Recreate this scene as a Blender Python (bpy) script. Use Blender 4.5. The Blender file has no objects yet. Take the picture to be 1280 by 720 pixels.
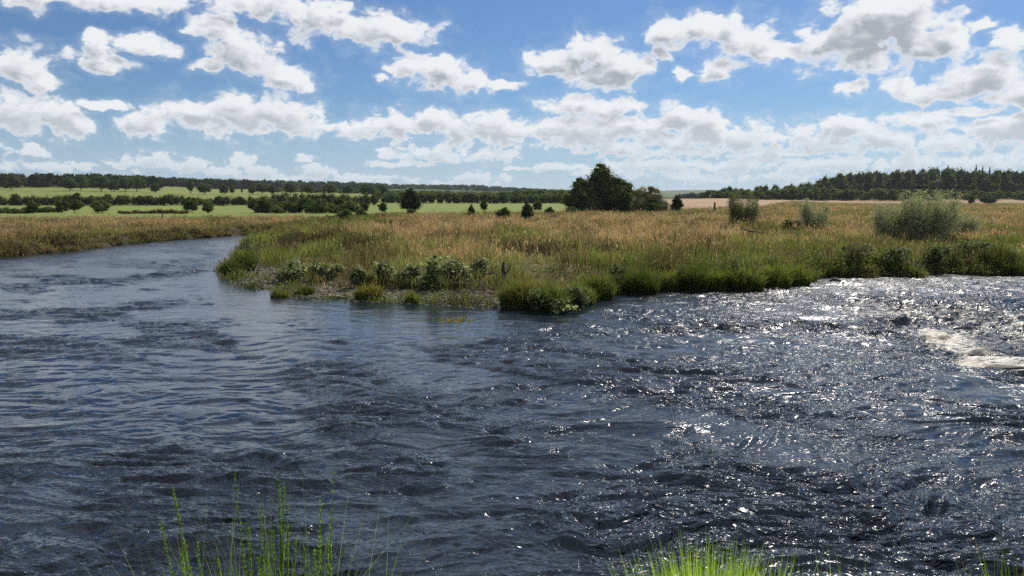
import bpy, math, random
import numpy as np
from mathutils import Vector

random.seed(7)
rng = np.random.default_rng(7)
scene = bpy.context.scene
C = scene.collection

# ------------------------------------------------------------------ camera
CH = 4.5                       # eye height above the water
FP = 949.0                     # focal length in pixels of the 1280 wide photograph
PITCH = math.atan((360 - 248) / FP)
SP, CP = math.sin(PITCH), math.cos(PITCH)
cam_d = bpy.data.cameras.new('camera')
cam = bpy.data.objects.new('camera', cam_d)
C.objects.link(cam)
cam.location = (0, 0, CH)
cam.rotation_euler = (math.pi / 2 - PITCH, 0, 0)
cam_d.sensor_width = 36
cam_d.lens = 36 * FP / 1280
cam_d.clip_start = 0.05
cam_d.clip_end = 20000
scene.camera = cam

# ------------------------------------------------------------------ light
SUN_AZ, SUN_EL = math.radians(30), math.radians(43)
S = Vector((math.sin(SUN_AZ) * math.cos(SUN_EL), math.cos(SUN_AZ) * math.cos(SUN_EL), math.sin(SUN_EL)))
sun_d = bpy.data.lights.new('sun', 'SUN')
sun_d.energy = 5.0
sun_d.angle = math.radians(0.53)
sun_d.color = (1.0, 0.95, 0.87)
sun = bpy.data.objects.new('sun', sun_d)
sun.rotation_euler = S.to_track_quat('Z', 'Y').to_euler()
sun.location = (30, 50, 60)
C.objects.link(sun)

scene.view_settings.view_transform = 'Standard'
scene.view_settings.look = 'None'
scene.view_settings.exposure = 0.16
scene.view_settings.gamma = 1.0
scene.cycles.max_bounces = 6
scene.cycles.transparent_max_bounces = 8
scene.cycles.diffuse_bounces = 2
scene.cycles.glossy_bounces = 2
scene.cycles.transmission_bounces = 3
scene.cycles.volume_bounces = 0
scene.cycles.caustics_reflective = False
scene.cycles.caustics_refractive = False
scene.cycles.sample_clamp_indirect = 4
scene.cycles.sample_clamp_direct = 4.0
scene.cycles.use_denoising = False      # the denoiser wipes out the sparkle on the ripples


def ray(px, py):
    a = (px - 640) / FP
    b = (360 - py) / FP
    return np.array([a, CP + b * SP, -SP + b * CP])


def on_plane(px, py, z=0.0):
    r = ray(px, py)
    t = (z - CH) / r[2]
    return np.array([r[0] * t, r[1] * t, z])


def at_depth(px, Y, z=0.0):
    ax = Y * CP - (z - CH) * SP
    return ((px - 640) / FP * ax, Y)


def z_at(py, Y):
    b = (360 - py) / FP
    return CH + Y * (b * CP - SP) / (CP + b * SP)


# ------------------------------------------------------------------ world: sky with cumulus
CLOUDS = [  # px, py, half width, half height in the photograph, turned into directions of the sky
    (130, -2, 150, 12), (40, -6, 60, 12), (330, 6, 50, 20), (395, 22, 55, 24), (460, 36, 70, 20), (500, 44, 45, 14),
    (20, 82, 40, 22), (60, 98, 22, 10),
    (112, 66, 38, 12), (140, 78, 28, 12), (185, 58, 34, 10), (130, 48, 24, 7),
    (270, 40, 30, 18), (295, 58, 36, 18), (325, 78, 38, 20), (362, 98, 36, 16), (258, 82, 24, 8),
    (20, 142, 45, 22), (62, 146, 46, 20), (95, 154, 22, 10),
    (245, 142, 56, 20), (300, 146, 62, 24), (350, 140, 42, 24), (182, 156, 34, 13), (385, 158, 36, 11), (132, 134, 24, 8),
    (520, 82, 34, 22), (550, 92, 52, 20), (590, 102, 42, 12), (625, 106, 22, 6), (474, 99, 8, 4),
    (735, 66, 48, 22), (770, 86, 46, 22), (700, 78, 40, 20), (735, 98, 44, 14),
    (720, 132, 45, 15), (765, 134, 40, 12),
    (455, 160, 32, 16), (495, 158, 42, 18), (542, 152, 36, 16), (575, 165, 34, 18), (605, 158, 36, 18),
    (640, 166, 38, 18), (690, 164, 44, 20), (735, 168, 48, 20), (785, 160, 44, 18), (820, 168, 40, 20),
    (846, 148, 32, 20), (880, 162, 44, 20), (925, 174, 44, 18), (770, 184, 60, 12), (860, 188, 60, 12),
    (487, 192, 16, 7), (530, 190, 34, 8), (500, 205, 40, 4), (605, 193, 44, 10), (560, 198, 30, 7), (690, 209, 46, 5), (650, 211, 24, 3),
    (836, 42, 26, 20), (875, 34, 36, 18), (915, 44, 44, 22), (950, 58, 40, 20), (985, 62, 36, 14), (898, 84, 24, 16), (852, 91, 12, 8), (830, 68, 16, 9),
    (1080, 42, 66, 36), (1130, 30, 56, 40), (1035, 55, 46, 26), (1080, 68, 54, 15), (1190, 45, 24, 16), (1228, 32, 14, 7), (1150, 55, 50, 22), (1100, 12, 50, 22),
    (1072, 110, 30, 9), (1132, 112, 34, 13), (1176, 116, 40, 15), (1240, 96, 52, 26), (1268, 50, 28, 14), (1300, 110, 50, 26),
    (1052, 158, 42, 14), (1000, 172, 44, 14), (1110, 172, 50, 14), (1150, 150, 46, 12), (1215, 140, 44, 6), (1060, 182, 60, 12),
    (1180, 182, 60, 12), (1265, 165, 50, 18), (1300, 150, 50, 16), (960, 188, 60, 9),
    (185, 202, 40, 10), (235, 208, 36, 9), (60, 208, 70, 6), (40, 188, 16, 7), (300, 202, 18, 8), (292, 214, 50, 6),
    (380, 198, 14, 5), (400, 213, 26, 6), (460, 222, 60, 5), (600, 224, 40, 7), (560, 228, 30, 4), (345, 222, 50, 4),
    (830, 206, 70, 10), (930, 208, 60, 10), (1030, 206, 70, 10), (1130, 205, 60, 9), (1230, 202, 60, 8), (770, 216, 50, 6), (880, 222, 50, 6), (980, 220, 50, 6),
    (-60, 60, 50, 26), (-50, 150, 60, 24), (-120, 190, 80, 14), (1380, 80, 60, 30), (1400, 180, 90, 18), (1500, 60, 60, 30),
    (250, -70, 120, 30), (650, -80, 150, 34), (1000, -70, 90, 30), (1250, -110, 120, 40), (-40, -90, 90, 30), (480, -190, 140, 36), (900, -200, 140, 40),
]

SKYTINT = (0.40, 0.54, 0.70)
world = bpy.data.worlds.new('World')
scene.world = world
world.use_nodes = True
wt = world.node_tree
wt.nodes.clear()


class NT:
    def __init__(s, tree):
        s.t = tree

    def n(s, kind, **kw):
        nd = s.t.nodes.new(kind)
        for k, v in kw.items():
            setattr(nd, k, v)
        return nd

    def inp(s, sock, v):
        if isinstance(v, bpy.types.NodeSocket):
            s.t.links.new(v, sock)
        elif v is not None:
            sock.default_value = v

    def m(s, op, a, b=None, c=None, clamp=False):
        nd = s.n('ShaderNodeMath', operation=op, use_clamp=clamp)
        for i, v in enumerate((a, b, c)):
            s.inp(nd.inputs[i], v)
        return nd.outputs[0]

    def v(s, op, a, b=None, c=None, out=0):
        nd = s.n('ShaderNodeVectorMath', operation=op)
        for i, x in enumerate((a, b, c)):
            s.inp(nd.inputs[i], x)
        return nd.outputs[out]

    def comb(s, x, y, z=0.0):
        nd = s.n('ShaderNodeCombineXYZ')
        s.inp(nd.inputs[0], x); s.inp(nd.inputs[1], y); s.inp(nd.inputs[2], z)
        return nd.outputs[0]

    def sep(s, a):
        nd = s.n('ShaderNodeSeparateXYZ')
        s.inp(nd.inputs[0], a)
        return nd.outputs

    def noise(s, vec, scale, detail=4, rough=0.5, dist=0.0, lac=2.0, dim='3D', col=False):
        nd = s.n('ShaderNodeTexNoise', noise_dimensions=dim)
        s.inp(nd.inputs['Vector'], vec)
        nd.inputs['Scale'].default_value = scale
        nd.inputs['Detail'].default_value = detail
        nd.inputs['Roughness'].default_value = rough
        nd.inputs['Lacunarity'].default_value = lac
        nd.inputs['Distortion'].default_value = dist
        return nd.outputs['Color' if col else 'Fac']

    def mr(s, v, a, b, c=0.0, d=1.0, smooth=True):
        nd = s.n('ShaderNodeMapRange', interpolation_type='SMOOTHSTEP' if smooth else 'LINEAR', clamp=True)
        s.inp(nd.inputs['Value'], v)
        for k, x in zip(('From Min', 'From Max', 'To Min', 'To Max'), (a, b, c, d)):
            s.inp(nd.inputs[k], x)
        return nd.outputs[0]

    def mix(s, f, a, b, mode='MIX'):
        nd = s.n('ShaderNodeMix', data_type='RGBA', blend_type=mode)
        s.inp(nd.inputs[0], f)
        for i, x in ((6, a), (7, b)):
            if isinstance(x, tuple) and len(x) == 3:
                x = x + (1.0,)
            s.inp(nd.inputs[i], x)
        return nd.outputs[2]


# cloud density of the sky in (azimuth, elevation) space
def density(G, P, full):
    PV = G.v('MULTIPLY', P, (1.0, 1.5, 0.0))
    el_ = G.sep(P)[1]
    wcol = G.noise(PV, 22.0, 3, 0.55, col=True, dim='2D')
    w1 = G.v('SUBTRACT', wcol, (0.5, 0.5, 0.5))
    wa = G.mr(el_, 0.0, 0.2, 0.020, 0.045)
    PW = G.v('ADD', P, G.v('MULTIPLY', w1, G.comb(wa, G.m('MULTIPLY', wa, 0.55), 0.0)))
    PW = G.v('MULTIPLY', PW, (1, 1, 0))
    acc = None
    for (cx, cy, hw, hh) in CLOUDS:
        if not full and hw * hh < 150: continue
        r = ray(cx, cy)
        az = math.atan2(r[0], r[1])
        el = math.atan2(r[2], math.hypot(r[0], r[1]))
        ax = 1.05 * hw / FP * math.cos(az)
        ay = 1.12 * hh / FP
        e = G.v('MULTIPLY_ADD', PW, (1 / ax, 1 / ay, 0), (-az / ax, -el / ay, 0))
        d2 = G.v('DOT_PRODUCT', e, e, out=1)
        if acc is None:
            acc = d2
        elif full:
            nd = G.n('ShaderNodeMath', operation='SMOOTH_MIN')
            G.inp(nd.inputs[0], acc); G.inp(nd.inputs[1], d2); nd.inputs[2].default_value = 0.2
            acc = nd.outputs[0]
        else:
            acc = G.m('MINIMUM', acc, d2)
    blob = G.m('SUBTRACT', 1.0, G.m('SQRT', G.m('MAXIMUM', acc, 0.0)))
    blob = G.m('MAXIMUM', blob, -1.2)
    # the rest of the sky, outside the part in view: scattered cumulus from noise alone
    rest_n = G.m('MULTIPLY', G.m('SUBTRACT', G.noise(PV, 4.5, 2, 0.5, dim='2D'), 0.50), 6.0)
    ab = G.m('ABSOLUTE', G.sep(P)[0])
    rest_w = G.m('MAXIMUM', G.mr(ab, 0.75, 0.95), G.mr(el_, 0.42, 0.55))
    blob = G.m('MAXIMUM', blob, G.m('SUBTRACT', rest_n, G.m('MULTIPLY', G.m('SUBTRACT', 1.0, rest_w), 5.0)))
    WP = G.v('ADD', PV, G.v('MULTIPLY', w1, (0.02, 0.02, 0)))
    if not full:
        nh = G.noise(WP, 30.0, 3, 0.55, dim='2D')
        return G.m('ADD', blob, G.m('MULTIPLY', G.m('SUBTRACT', nh, 0.5), 1.5))
    nh = G.noise(WP, 30.0, 8, 0.50, dim='2D')
    vor = G.n('ShaderNodeTexVoronoi', feature='F1', voronoi_dimensions='2D')
    G.inp(vor.inputs['Vector'], G.v('ADD', WP, G.v('MULTIPLY', w1, (0.03, 0.03, 0))))
    vor.inputs['Scale'].default_value = 60.0
    vor.inputs['Detail'].default_value = 1.5
    vor.inputs['Roughness'].default_value = 0.45
    puff = G.m('SUBTRACT', 0.40, vor.outputs['Distance'])
    nl = G.noise(WP, 75.0, 5, 0.55, dim='2D')
    dens = G.m('ADD', blob, G.m('MULTIPLY', G.m('SUBTRACT', nh, 0.5), 1.65))
    dens = G.m('ADD', dens, G.m('MULTIPLY', G.m('SUBTRACT', nl, 0.5), G.mr(el_, 0.0, 0.14, 2.6, 0.0)))
    return G.m('ADD', dens, G.m('MULTIPLY', puff, 0.34))


W = NT(wt)
tc = W.n('ShaderNodeTexCoord')
dirv = W.v('NORMALIZE', tc.outputs['Generated'])
ds = W.sep(dirv)
azn = W.m('ARCTAN2', ds[0], ds[1])
eln = W.m('ARCSINE', ds[2])
elc = W.m('MAXIMUM', eln, 0.0)
P0 = W.comb(azn, elc, 0.0)
offs = W.mr(elc, 0.0, 0.2, 0.35, 1.0)
P2 = W.v('ADD', P0, W.v('MULTIPLY', W.comb(offs, offs, 0.0), (0.010, 0.019, 0.0)))
D0 = density(W, P0, True)
D2 = density(W, P2, False)
alpha = W.mr(D0, -0.20, 0.34)
alpha = W.m('MAXIMUM', alpha, W.mr(D0, -0.70, 0.2, 0.0, 0.16))
occ = W.m('MULTIPLY', W.mr(D2, -0.05, 0.85), W.mr(D0, 0.0, 0.60))
occ = W.m('MULTIPLY', occ, W.mr(elc, 0.02, 0.16, 0.5, 1.0))
ccol = W.mix(occ, (7.7, 7.9, 8.1), (3.5, 3.85, 4.35))
alpha = W.m('MULTIPLY', alpha, W.mr(elc, 0.0, 0.10, 0.45, 1.0))
sky = W.n('ShaderNodeTexSky', sky_type='NISHITA', sun_disc=False)
sky.sun_elevation = SUN_EL
sky.sun_rotation = SUN_AZ
sky.altitude = 50
sky.air_density = 1.0
sky.dust_density = 0.3
sky.ozone_density = 3.0
skyc = W.mix(1.0, sky.outputs[0], SKYTINT, 'MULTIPLY')
# thin white veil low in the sky
veil = W.mr(elc, 0.0, 0.14, 0.7, 0.0)
skyc = W.mix(veil, skyc, (3.9, 5.2, 6.7))
fin = W.mix(alpha, skyc, ccol)
bg = W.n('ShaderNodeBackground')
bg.inputs['Strength'].default_value = 0.10
wt.links.new(fin, bg.inputs['Color'])
wo = W.n('ShaderNodeOutputWorld')
wt.links.new(bg.outputs[0], wo.inputs['Surface'])
world.cycles.sampling_method = 'MANUAL'
world.cycles.sample_map_resolution = 512


# ------------------------------------------------------------------ helpers
def tag(o, label=None, cat=None, group=None, kind=None):
    if label: o['label'] = label
    if cat: o['category'] = cat
    if group: o['group'] = group
    if kind: o['kind'] = kind
    return o


def mesh_obj(name, V, quads=None, tris=None, mat=None, parent=None, col=None, attrs=None, smooth=False, link=True):
    me = bpy.data.meshes.new(name)
    V = np.asarray(V, dtype=np.float32)
    me.vertices.add(len(V))
    me.vertices.foreach_set('co', V.ravel())
    idx, starts, tot = [], [], 0
    if quads is not None and len(quads):
        q_ = np.asarray(quads, dtype=np.int32)
        idx.append(q_.ravel()); starts.append(np.arange(len(q_)) * 4 + tot); tot += q_.size
    if tris is not None and len(tris):
        t_ = np.asarray(tris, dtype=np.int32)
        idx.append(t_.ravel()); starts.append(np.arange(len(t_)) * 3 + tot); tot += t_.size
    idx = np.concatenate(idx); starts = np.concatenate(starts).astype(np.int32)
    me.loops.add(len(idx)); me.loops.foreach_set('vertex_index', idx.astype(np.int32))
    me.polygons.add(len(starts)); me.polygons.foreach_set('loop_start', starts)
    if smooth:
        me.polygons.foreach_set('use_smooth', np.ones(len(starts), dtype=bool))
    if col is not None:
        ca = me.color_attributes.new('Col', 'FLOAT_COLOR', 'POINT')
        c4 = np.ones((len(V), 4), dtype=np.float32); c4[:, :3] = col
        ca.data.foreach_set('color', c4.ravel())
    if attrs:
        for k, a in attrs.items():
            at = me.attributes.new(k, 'FLOAT', 'POINT')
            at.data.foreach_set('value', np.asarray(a, dtype=np.float32))
    me.update(calc_edges=True)
    me.validate()
    if mat: me.materials.append(mat)
    o = bpy.data.objects.new(name, me)
    if link:
        C.objects.link(o)
    if parent: o.parent = parent
    return o


def empty(name, loc, rz=0.0):
    o = bpy.data.objects.new(name, None)
    o.location = loc
    o.rotation_euler = (0, 0, rz)
    o.empty_display_size = 0.3
    C.objects.link(o)
    return o


def copy_tree(o, loc, rz, sc, label, cat, group=None):
    c = o.copy(); C.objects.link(c)
    c.location = loc; c.rotation_euler = (0, 0, rz); c.scale = sc
    for k in ('label', 'group'):
        if k in c: del c[k]
    tag(c, label, cat, group)
    for ch in list(o.children):
        d = ch.copy(); C.objects.link(d); d.parent = c
    return c


def hash2(ix, iy, seed):
    h = (ix.astype(np.int64) * 374761393 + iy.astype(np.int64) * 668265263 + seed * 974711) & 0x7fffffff
    h = ((h ^ (h >> 13)) * 1274126177) & 0x7fffffff
    h = h ^ (h >> 16)
    return (h & 0xffffff) / float(0xffffff)


def vnoise(x, y, seed=0):
    ix, iy = np.floor(x), np.floor(y)
    fx, fy = x - ix, y - iy
    fx = fx * fx * (3 - 2 * fx); fy = fy * fy * (3 - 2 * fy)
    a = hash2(ix, iy, seed); b = hash2(ix + 1, iy, seed)
    c = hash2(ix, iy + 1, seed); d = hash2(ix + 1, iy + 1, seed)
    return (a * (1 - fx) + b * fx) * (1 - fy) + (c * (1 - fx) + d * fx) * fy


def fbm(x, y, oct=4, seed=0, gain=0.5):
    s, a, t = 0, 1.0, 0
    for i in range(oct):
        s = s + a * vnoise(x * 2 ** i + 17.3 * i, y * 2 ** i - 9.1 * i, seed + i)
        t += a; a *= gain
    return s / t


def sstep(a, b, x):
    t = np.clip((x - a) / (b - a), 0, 1)
    return t * t * (3 - 2 * t)


# ------------------------------------------------------------------ shoreline
def wpts(L):
    return np.array([on_plane(a, b, 0.0)[:2] for a, b in L])


isl_front = [(300, 311), (288, 320), (278, 330), (274, 339), (278, 346), (297, 358), (320, 363), (344, 366), (372, 372), (406, 377),
             (430, 377), (457, 379), (485, 379), (513, 382), (555, 382), (597, 385), (622, 386), (660, 386), (692, 388), (718, 384), (733, 376),
             (750, 370), (777, 364), (800, 366), (819, 360), (847, 359), (875, 362), (903, 360), (940, 360), (975, 355), (1004, 352),
             (1032, 346), (1077, 347), (1110, 345), (1145, 347), (1187, 342), (1230, 345), (1280, 343), (1360, 342), (1600, 340), (2400, 338)]
P_front = wpts(isl_front)
P_back = wpts([(2400, 262), (480, 275.5), (440, 277), (424, 279.5), (408, 284), (385, 290), (352, 293.5), (330, 297), (314, 304)])
ISLAND = np.vstack([P_front, P_back])
left_front = [(-1600, 372), (-700, 352), (-300, 338), (-100, 330), (0, 322), (50, 317), (100, 312.5), (150, 306), (200, 301.5), (240, 298), (280, 295.5), (320, 292.5),
              (352, 290.5), (385, 287), (402, 283), (416, 279), (440, 275), (480, 273.5), (2400, 262.5)]
P_left = wpts(left_front)
LEFTL = np.vstack([P_left, [[12000, 9000], [-12000, 9000], [-12000, 30]]])


def seg_dist(x, y, poly, closed=True):
    n = len(poly)
    best = np.full(x.shape, 1e9)
    for i in range(n if closed else n - 1):
        a, b = poly[i], poly[(i + 1) % n]
        d = b - a
        L2 = d @ d
        if L2 == 0: continue
        t = np.clip(((x - a[0]) * d[0] + (y - a[1]) * d[1]) / L2, 0, 1)
        dx, dy = x - a[0] - t * d[0], y - a[1] - t * d[1]
        np.minimum(best, dx * dx + dy * dy, out=best)
    return np.sqrt(best)


def inside(x, y, poly):
    r = np.zeros(x.shape, bool)
    n = len(poly)
    for i in range(n):
        x1, y1 = poly[i]; x2, y2 = poly[(i + 1) % n]
        if y1 == y2: continue
        c = ((y1 > y) != (y2 > y)) & (x < (x2 - x1) * (y - y1) / (y2 - y1) + x1)
        r ^= c
    return r


def land_sd(x, y):
    """signed distance to the shore, positive on land, slightly ragged"""
    jx = x + (fbm(x * 0.9, y * 0.9, 3, 11) - 0.5) * 1.3
    jy = y + (fbm(x * 0.9, y * 0.9, 3, 31) - 0.5) * 1.6
    d1 = seg_dist(jx, jy, ISLAND); i1 = inside(jx, jy, ISLAND)
    d2 = seg_dist(jx, jy, LEFTL); i2 = inside(jx, jy, LEFTL)
    return np.maximum(np.where(i1, d1, -d1), np.where(i2, d2, -d2))


# ------------------------------------------------------------------ terrain heights
TD = np.array([0, 60, 120, 190, 260, 340, 420, 500, 700, 1000, 1600, 2600, 4500, 8000], float)
TU = np.array([-2000, 0, 150, 300, 420, 500, 640, 750, 850, 900, 960, 1050, 1100, 1280, 3000], float)
zz = z_at


def row(vals):
    # vals: z up to 340 given straight, beyond that pixel rows of the photograph
    out = []
    for i, d in enumerate(TD):
        v = vals[i]
        out.append(v if v < 50 else zz(v, d))
    return out


#            0    60   120  190  260  340  420    500  700  1000 1600 2600 4500 8000
TZ = np.array([
    row([1.0, 1.0, 1.0, 1.0, 1.1, 1.3, 248.5, 243, 235, 231, 229, 232, 238, 243]),
    row([1.0, 1.0, 1.0, 1.0, 1.1, 1.3, 248.5, 243, 235, 231, 229, 232, 238, 243]),
    row([1.0, 1.0, 1.0, 1.0, 1.1, 1.3, 249, 243.5, 236, 232, 231, 233, 238, 243]),
    row([1.0, 1.0, 1.0, 1.0, 1.1, 1.3, 250, 246, 240, 238, 234, 232, 239, 243]),
    row([1.0, 1.0, 1.0, 1.0, 1.1, 1.3, 252, 248, 242, 240, 237, 232, 239, 243]),
    row([1.0, 1.0, 1.0, 1.0, 1.05, 1.25, 254, 251, 246, 242, 239, 234.5, 240, 243]),
    row([1.0, 1.0, 1.0, 1.0, 1.05, 1.25, 254.5, 253, 249, 246, 242, 238, 242, 244]),
    row([1.0, 1.0, 1.0, 1.05, 1.1, 1.3, 254.5, 252, 250, 248, 245, 242, 241, 244]),
    row([1.0, 1.0, 1.0, 1.1, 1.6, 2.6, 250, 248.5, 250, 249, 247, 246, 238, 244]),
    row([1.0, 1.0, 1.0, 1.15, 1.8, 2.9, 249.5, 248, 249, 248, 247, 246, 238, 244]),
    row([1.0, 1.0, 1.0, 1.1, 1.5, 2.2, 251.5, 250, 250, 248, 246, 246, 242, 244]),
    row([1.0, 1.0, 1.0, 1.0, 1.05, 1.2, 255, 253.5, 246, 240, 240, 244, 244, 246]),
    row([1.0, 1.0, 1.0, 1.0, 1.05, 1.2, 255.5, 254, 243, 232, 236, 244, 244, 246]),
    row([1.0, 1.0, 1.0, 1.0, 1.05, 1.2, 255.5, 254, 241, 229, 234, 244, 244, 246]),
    row([1.0, 1.0, 1.0, 1.0, 1.05, 1.2, 255.5, 254, 241, 229, 234, 244, 244, 246]),
])


def base_z(x, y):
    yy = np.clip(y, 0.5, 7999)
    u = np.clip(640 + FP * CP * x / yy, TU[0], TU[-1] - 1)
    i = np.clip(np.searchsorted(TU, u, side='right') - 1, 0, len(TU) - 2)
    fu = (u - TU[i]) / (TU[i + 1] - TU[i]); fu = fu * fu * (3 - 2 * fu)
    j = np.clip(np.searchsorted(TD, yy, side='right') - 1, 0, len(TD) - 2)
    fd = (yy - TD[j]) / (TD[j + 1] - TD[j])
    return (TZ[i, j] * (1 - fu) + TZ[i + 1, j] * fu) * (1 - fd) + (TZ[i, j + 1] * (1 - fu) + TZ[i + 1, j + 1] * fu) * fd


BEACH = wpts([(270, 330), (278, 346), (297, 358), (344, 366), (406, 377), (513, 382), (600, 385), (700, 388)])


def height(x, y, sd=None):
    x = np.asarray(x, float); y = np.asarray(y, float)
    if sd is None: sd = land_sd(x, y)
    bz = base_z(x, y)
    beach = 1 - sstep(4.0, 7.5, seg_dist(x, y, BEACH, closed=False) - 3.0)
    prof_steep = sstep(-0.1, 1.3, sd) * 0.78 + sstep(1.3, 8, sd) * 0.22
    prof_beach = sstep(-0.5, 5, sd) * 0.22 + sstep(3.5, 10, sd) * 0.78
    prof = prof_steep * (1 - beach) + prof_beach * beach
    z = bz * prof + (fbm(x * 0.35, y * 0.35, 3, 5) - 0.5) * 0.35 * sstep(1, 6, sd) + (fbm(x * 2.0, y * 2.0, 2, 8) - 0.5) * 0.10 * sstep(0, 1, sd)
    zw = -0.12 + np.clip(sd, -6, 0) * 0.25
    return np.where(sd > 0, z + 0.0 * zw - 0.05 * (1 - sstep(0, 0.6, sd)), zw + 0.07)


def height1(x, y):
    return float(height(np.array([x]), np.array([y]))[0])


# ------------------------------------------------------------------ materials
def new_mat(name):
    m = bpy.data.materials.new(name)
    m.use_nodes = True
    m.node_tree.nodes.clear()
    return m, NT(m.node_tree)


def ground_mat(name, c1, c2, c3, s1=0.05, s2=0.9, rough=0.95, bump=0.4, stretch=(1, 1, 1)):
    m, N = new_mat(name)
    t = N.n('ShaderNodeTexCoord')
    v = N.v('MULTIPLY', t.outputs['Object'], stretch)
    a = N.noise(v, s1, 4, 0.6)
    b = N.noise(v, s2, 5, 0.65)
    col = N.mix(N.mr(a, 0.38, 0.62), c1, c2)
    col = N.mix(N.mr(b, 0.42, 0.72), col, c3)
    p = N.n('ShaderNodeBsdfPrincipled')
    N.inp(p.inputs['Base Color'], col)
    p.inputs['Roughness'].default_value = rough
    p.inputs['Specular IOR Level'].default_value = 0.15
    bp = N.n('ShaderNodeBump'); bp.inputs['Strength'].default_value = bump; bp.inputs['Distance'].default_value = 0.3
    N.inp(bp.inputs['Height'], b); N.t.links.new(bp.outputs[0], p.inputs['Normal'])
    o = N.n('ShaderNodeOutputMaterial'); N.t.links.new(p.outputs[0], o.inputs[0])
    return m


def leaf_mat(name, trans=0.45, rough=0.55, spec=0.3, var=0.35, vscale=0.8, tint=(1.25, 1.35, 0.55)):
    """foliage: colour from the plant's own vertex colours, light passes through the blades"""
    m, N = new_mat(name)
    at = N.n('ShaderNodeAttribute', attribute_name='Col')
    t = N.n('ShaderNodeTexCoord')
    nz = N.noise(t.outputs['Object'], vscale, 3, 0.6)
    f = N.mr(nz, 0.3, 0.7, 1 - var, 1 + var)
    sc = N.n('ShaderNodeVectorMath', operation='SCALE')
    N.inp(sc.inputs[0], at.outputs['Color']); N.inp(sc.inputs['Scale'], f)
    p = N.n('ShaderNodeBsdfPrincipled')
    N.inp(p.inputs['Base Color'], sc.outputs[0])
    p.inputs['Roughness'].default_value = rough
    p.inputs['Specular IOR Level'].default_value = spec
    tr = N.n('ShaderNodeBsdfTranslucent')
    N.inp(tr.inputs['Color'], N.v('MULTIPLY', sc.outputs[0], tint))
    mx = N.n('ShaderNodeMixShader'); mx.inputs[0].default_value = trans
    N.t.links.new(p.outputs[0], mx.inputs[1]); N.t.links.new(tr.outputs[0], mx.inputs[2])
    o = N.n('ShaderNodeOutputMaterial'); N.t.links.new(mx.outputs[0], o.inputs[0])
    return m


def bark_mat(name, c1, c2):
    return ground_mat(name, c1, c2, tuple(v * 0.5 for v in c1), 1.5, 9.0, 0.9, 0.6, (1, 1, 0.25))


M_meadow = ground_mat('meadow soil and thatch', (0.16, 0.125, 0.05), (0.09, 0.095, 0.03), (0.20, 0.15, 0.07), 0.12, 1.4)
M_soil = ground_mat('damp bank soil', (0.045, 0.036, 0.022), (0.06, 0.055, 0.025), (0.03, 0.025, 0.015), 0.6, 3.0)
M_past1 = ground_mat('lush pasture', (0.125, 0.175, 0.030), (0.155, 0.20, 0.038), (0.19, 0.19, 0.055), 0.012, 0.22, bump=0.2)
M_past2 = ground_mat('grazed pasture', (0.13, 0.17, 0.035), (0.165, 0.195, 0.045), (0.20, 0.19, 0.065), 0.010, 0.16, bump=0.2)
M_stub = ground_mat('stubble', (0.30, 0.19, 0.11), (0.34, 0.23, 0.14), (0.25, 0.17, 0.09), 0.02, 0.5, bump=0.2, stretch=(0.3, 1, 1))
M_dry = ground_mat('dry meadow', (0.20, 0.145, 0.07), (0.15, 0.135, 0.05), (0.22, 0.15, 0.08), 0.03, 0.6, bump=0.5)
M_wood = ground_mat('wooded hills', (0.035, 0.05, 0.02), (0.05, 0.065, 0.025), (0.03, 0.04, 0.016), 0.01, 0.08, bump=0.5)
M_hill = ground_mat('far hills', (0.06, 0.085, 0.04), (0.085, 0.11, 0.05), (0.05, 0.07, 0.03), 0.004, 0.03, bump=0.2)
M_bed = ground_mat('river bed', (0.05, 0.04, 0.025), (0.07, 0.055, 0.035), (0.09, 0.075, 0.05), 0.5, 4.0)
M_grass = leaf_mat('grass blades', 0.48, 0.8, 0.1, 0.3, 0.25, tint=(1.06, 1.06, 0.80))
M_leaf = leaf_mat('tree leaves', 0.44, 0.85, 0.05, 0.25, 0.5)
M_willow = leaf_mat('willow leaves', 0.34, 0.7, 0.15, 0.2, 1.2, tint=(1.1, 1.2, 0.7))
M_near = leaf_mat('near grass', 0.5, 0.7, 0.1, 0.2, 4.0)
M_bark = bark_mat('bark', (0.07, 0.055, 0.04), (0.10, 0.08, 0.06))
M_dead = bark_mat('dead wood', (0.09, 0.075, 0.06), (0.045, 0.036, 0.03))
M_post = bark_mat('weathered timber', (0.14, 0.12, 0.10), (0.09, 0.08, 0.065))


def stone_mat():
    m, N = new_mat('river stones')
    at = N.n('ShaderNodeAttribute', attribute_name='Col')
    t = N.n('ShaderNodeTexCoord')
    nz = N.noise(t.outputs['Object'], 18, 4, 0.6)
    c = N.mix(N.mr(nz, 0.35, 0.75, 0.0, 0.5), at.outputs['Color'], (0.08, 0.08, 0.05))
    p = N.n('ShaderNodeBsdfPrincipled'); N.inp(p.inputs['Base Color'], c); p.inputs['Roughness'].default_value = 0.8
    o = N.n('ShaderNodeOutputMaterial'); N.t.links.new(p.outputs[0], o.inputs[0])
    return m


M_stone = stone_mat()

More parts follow.
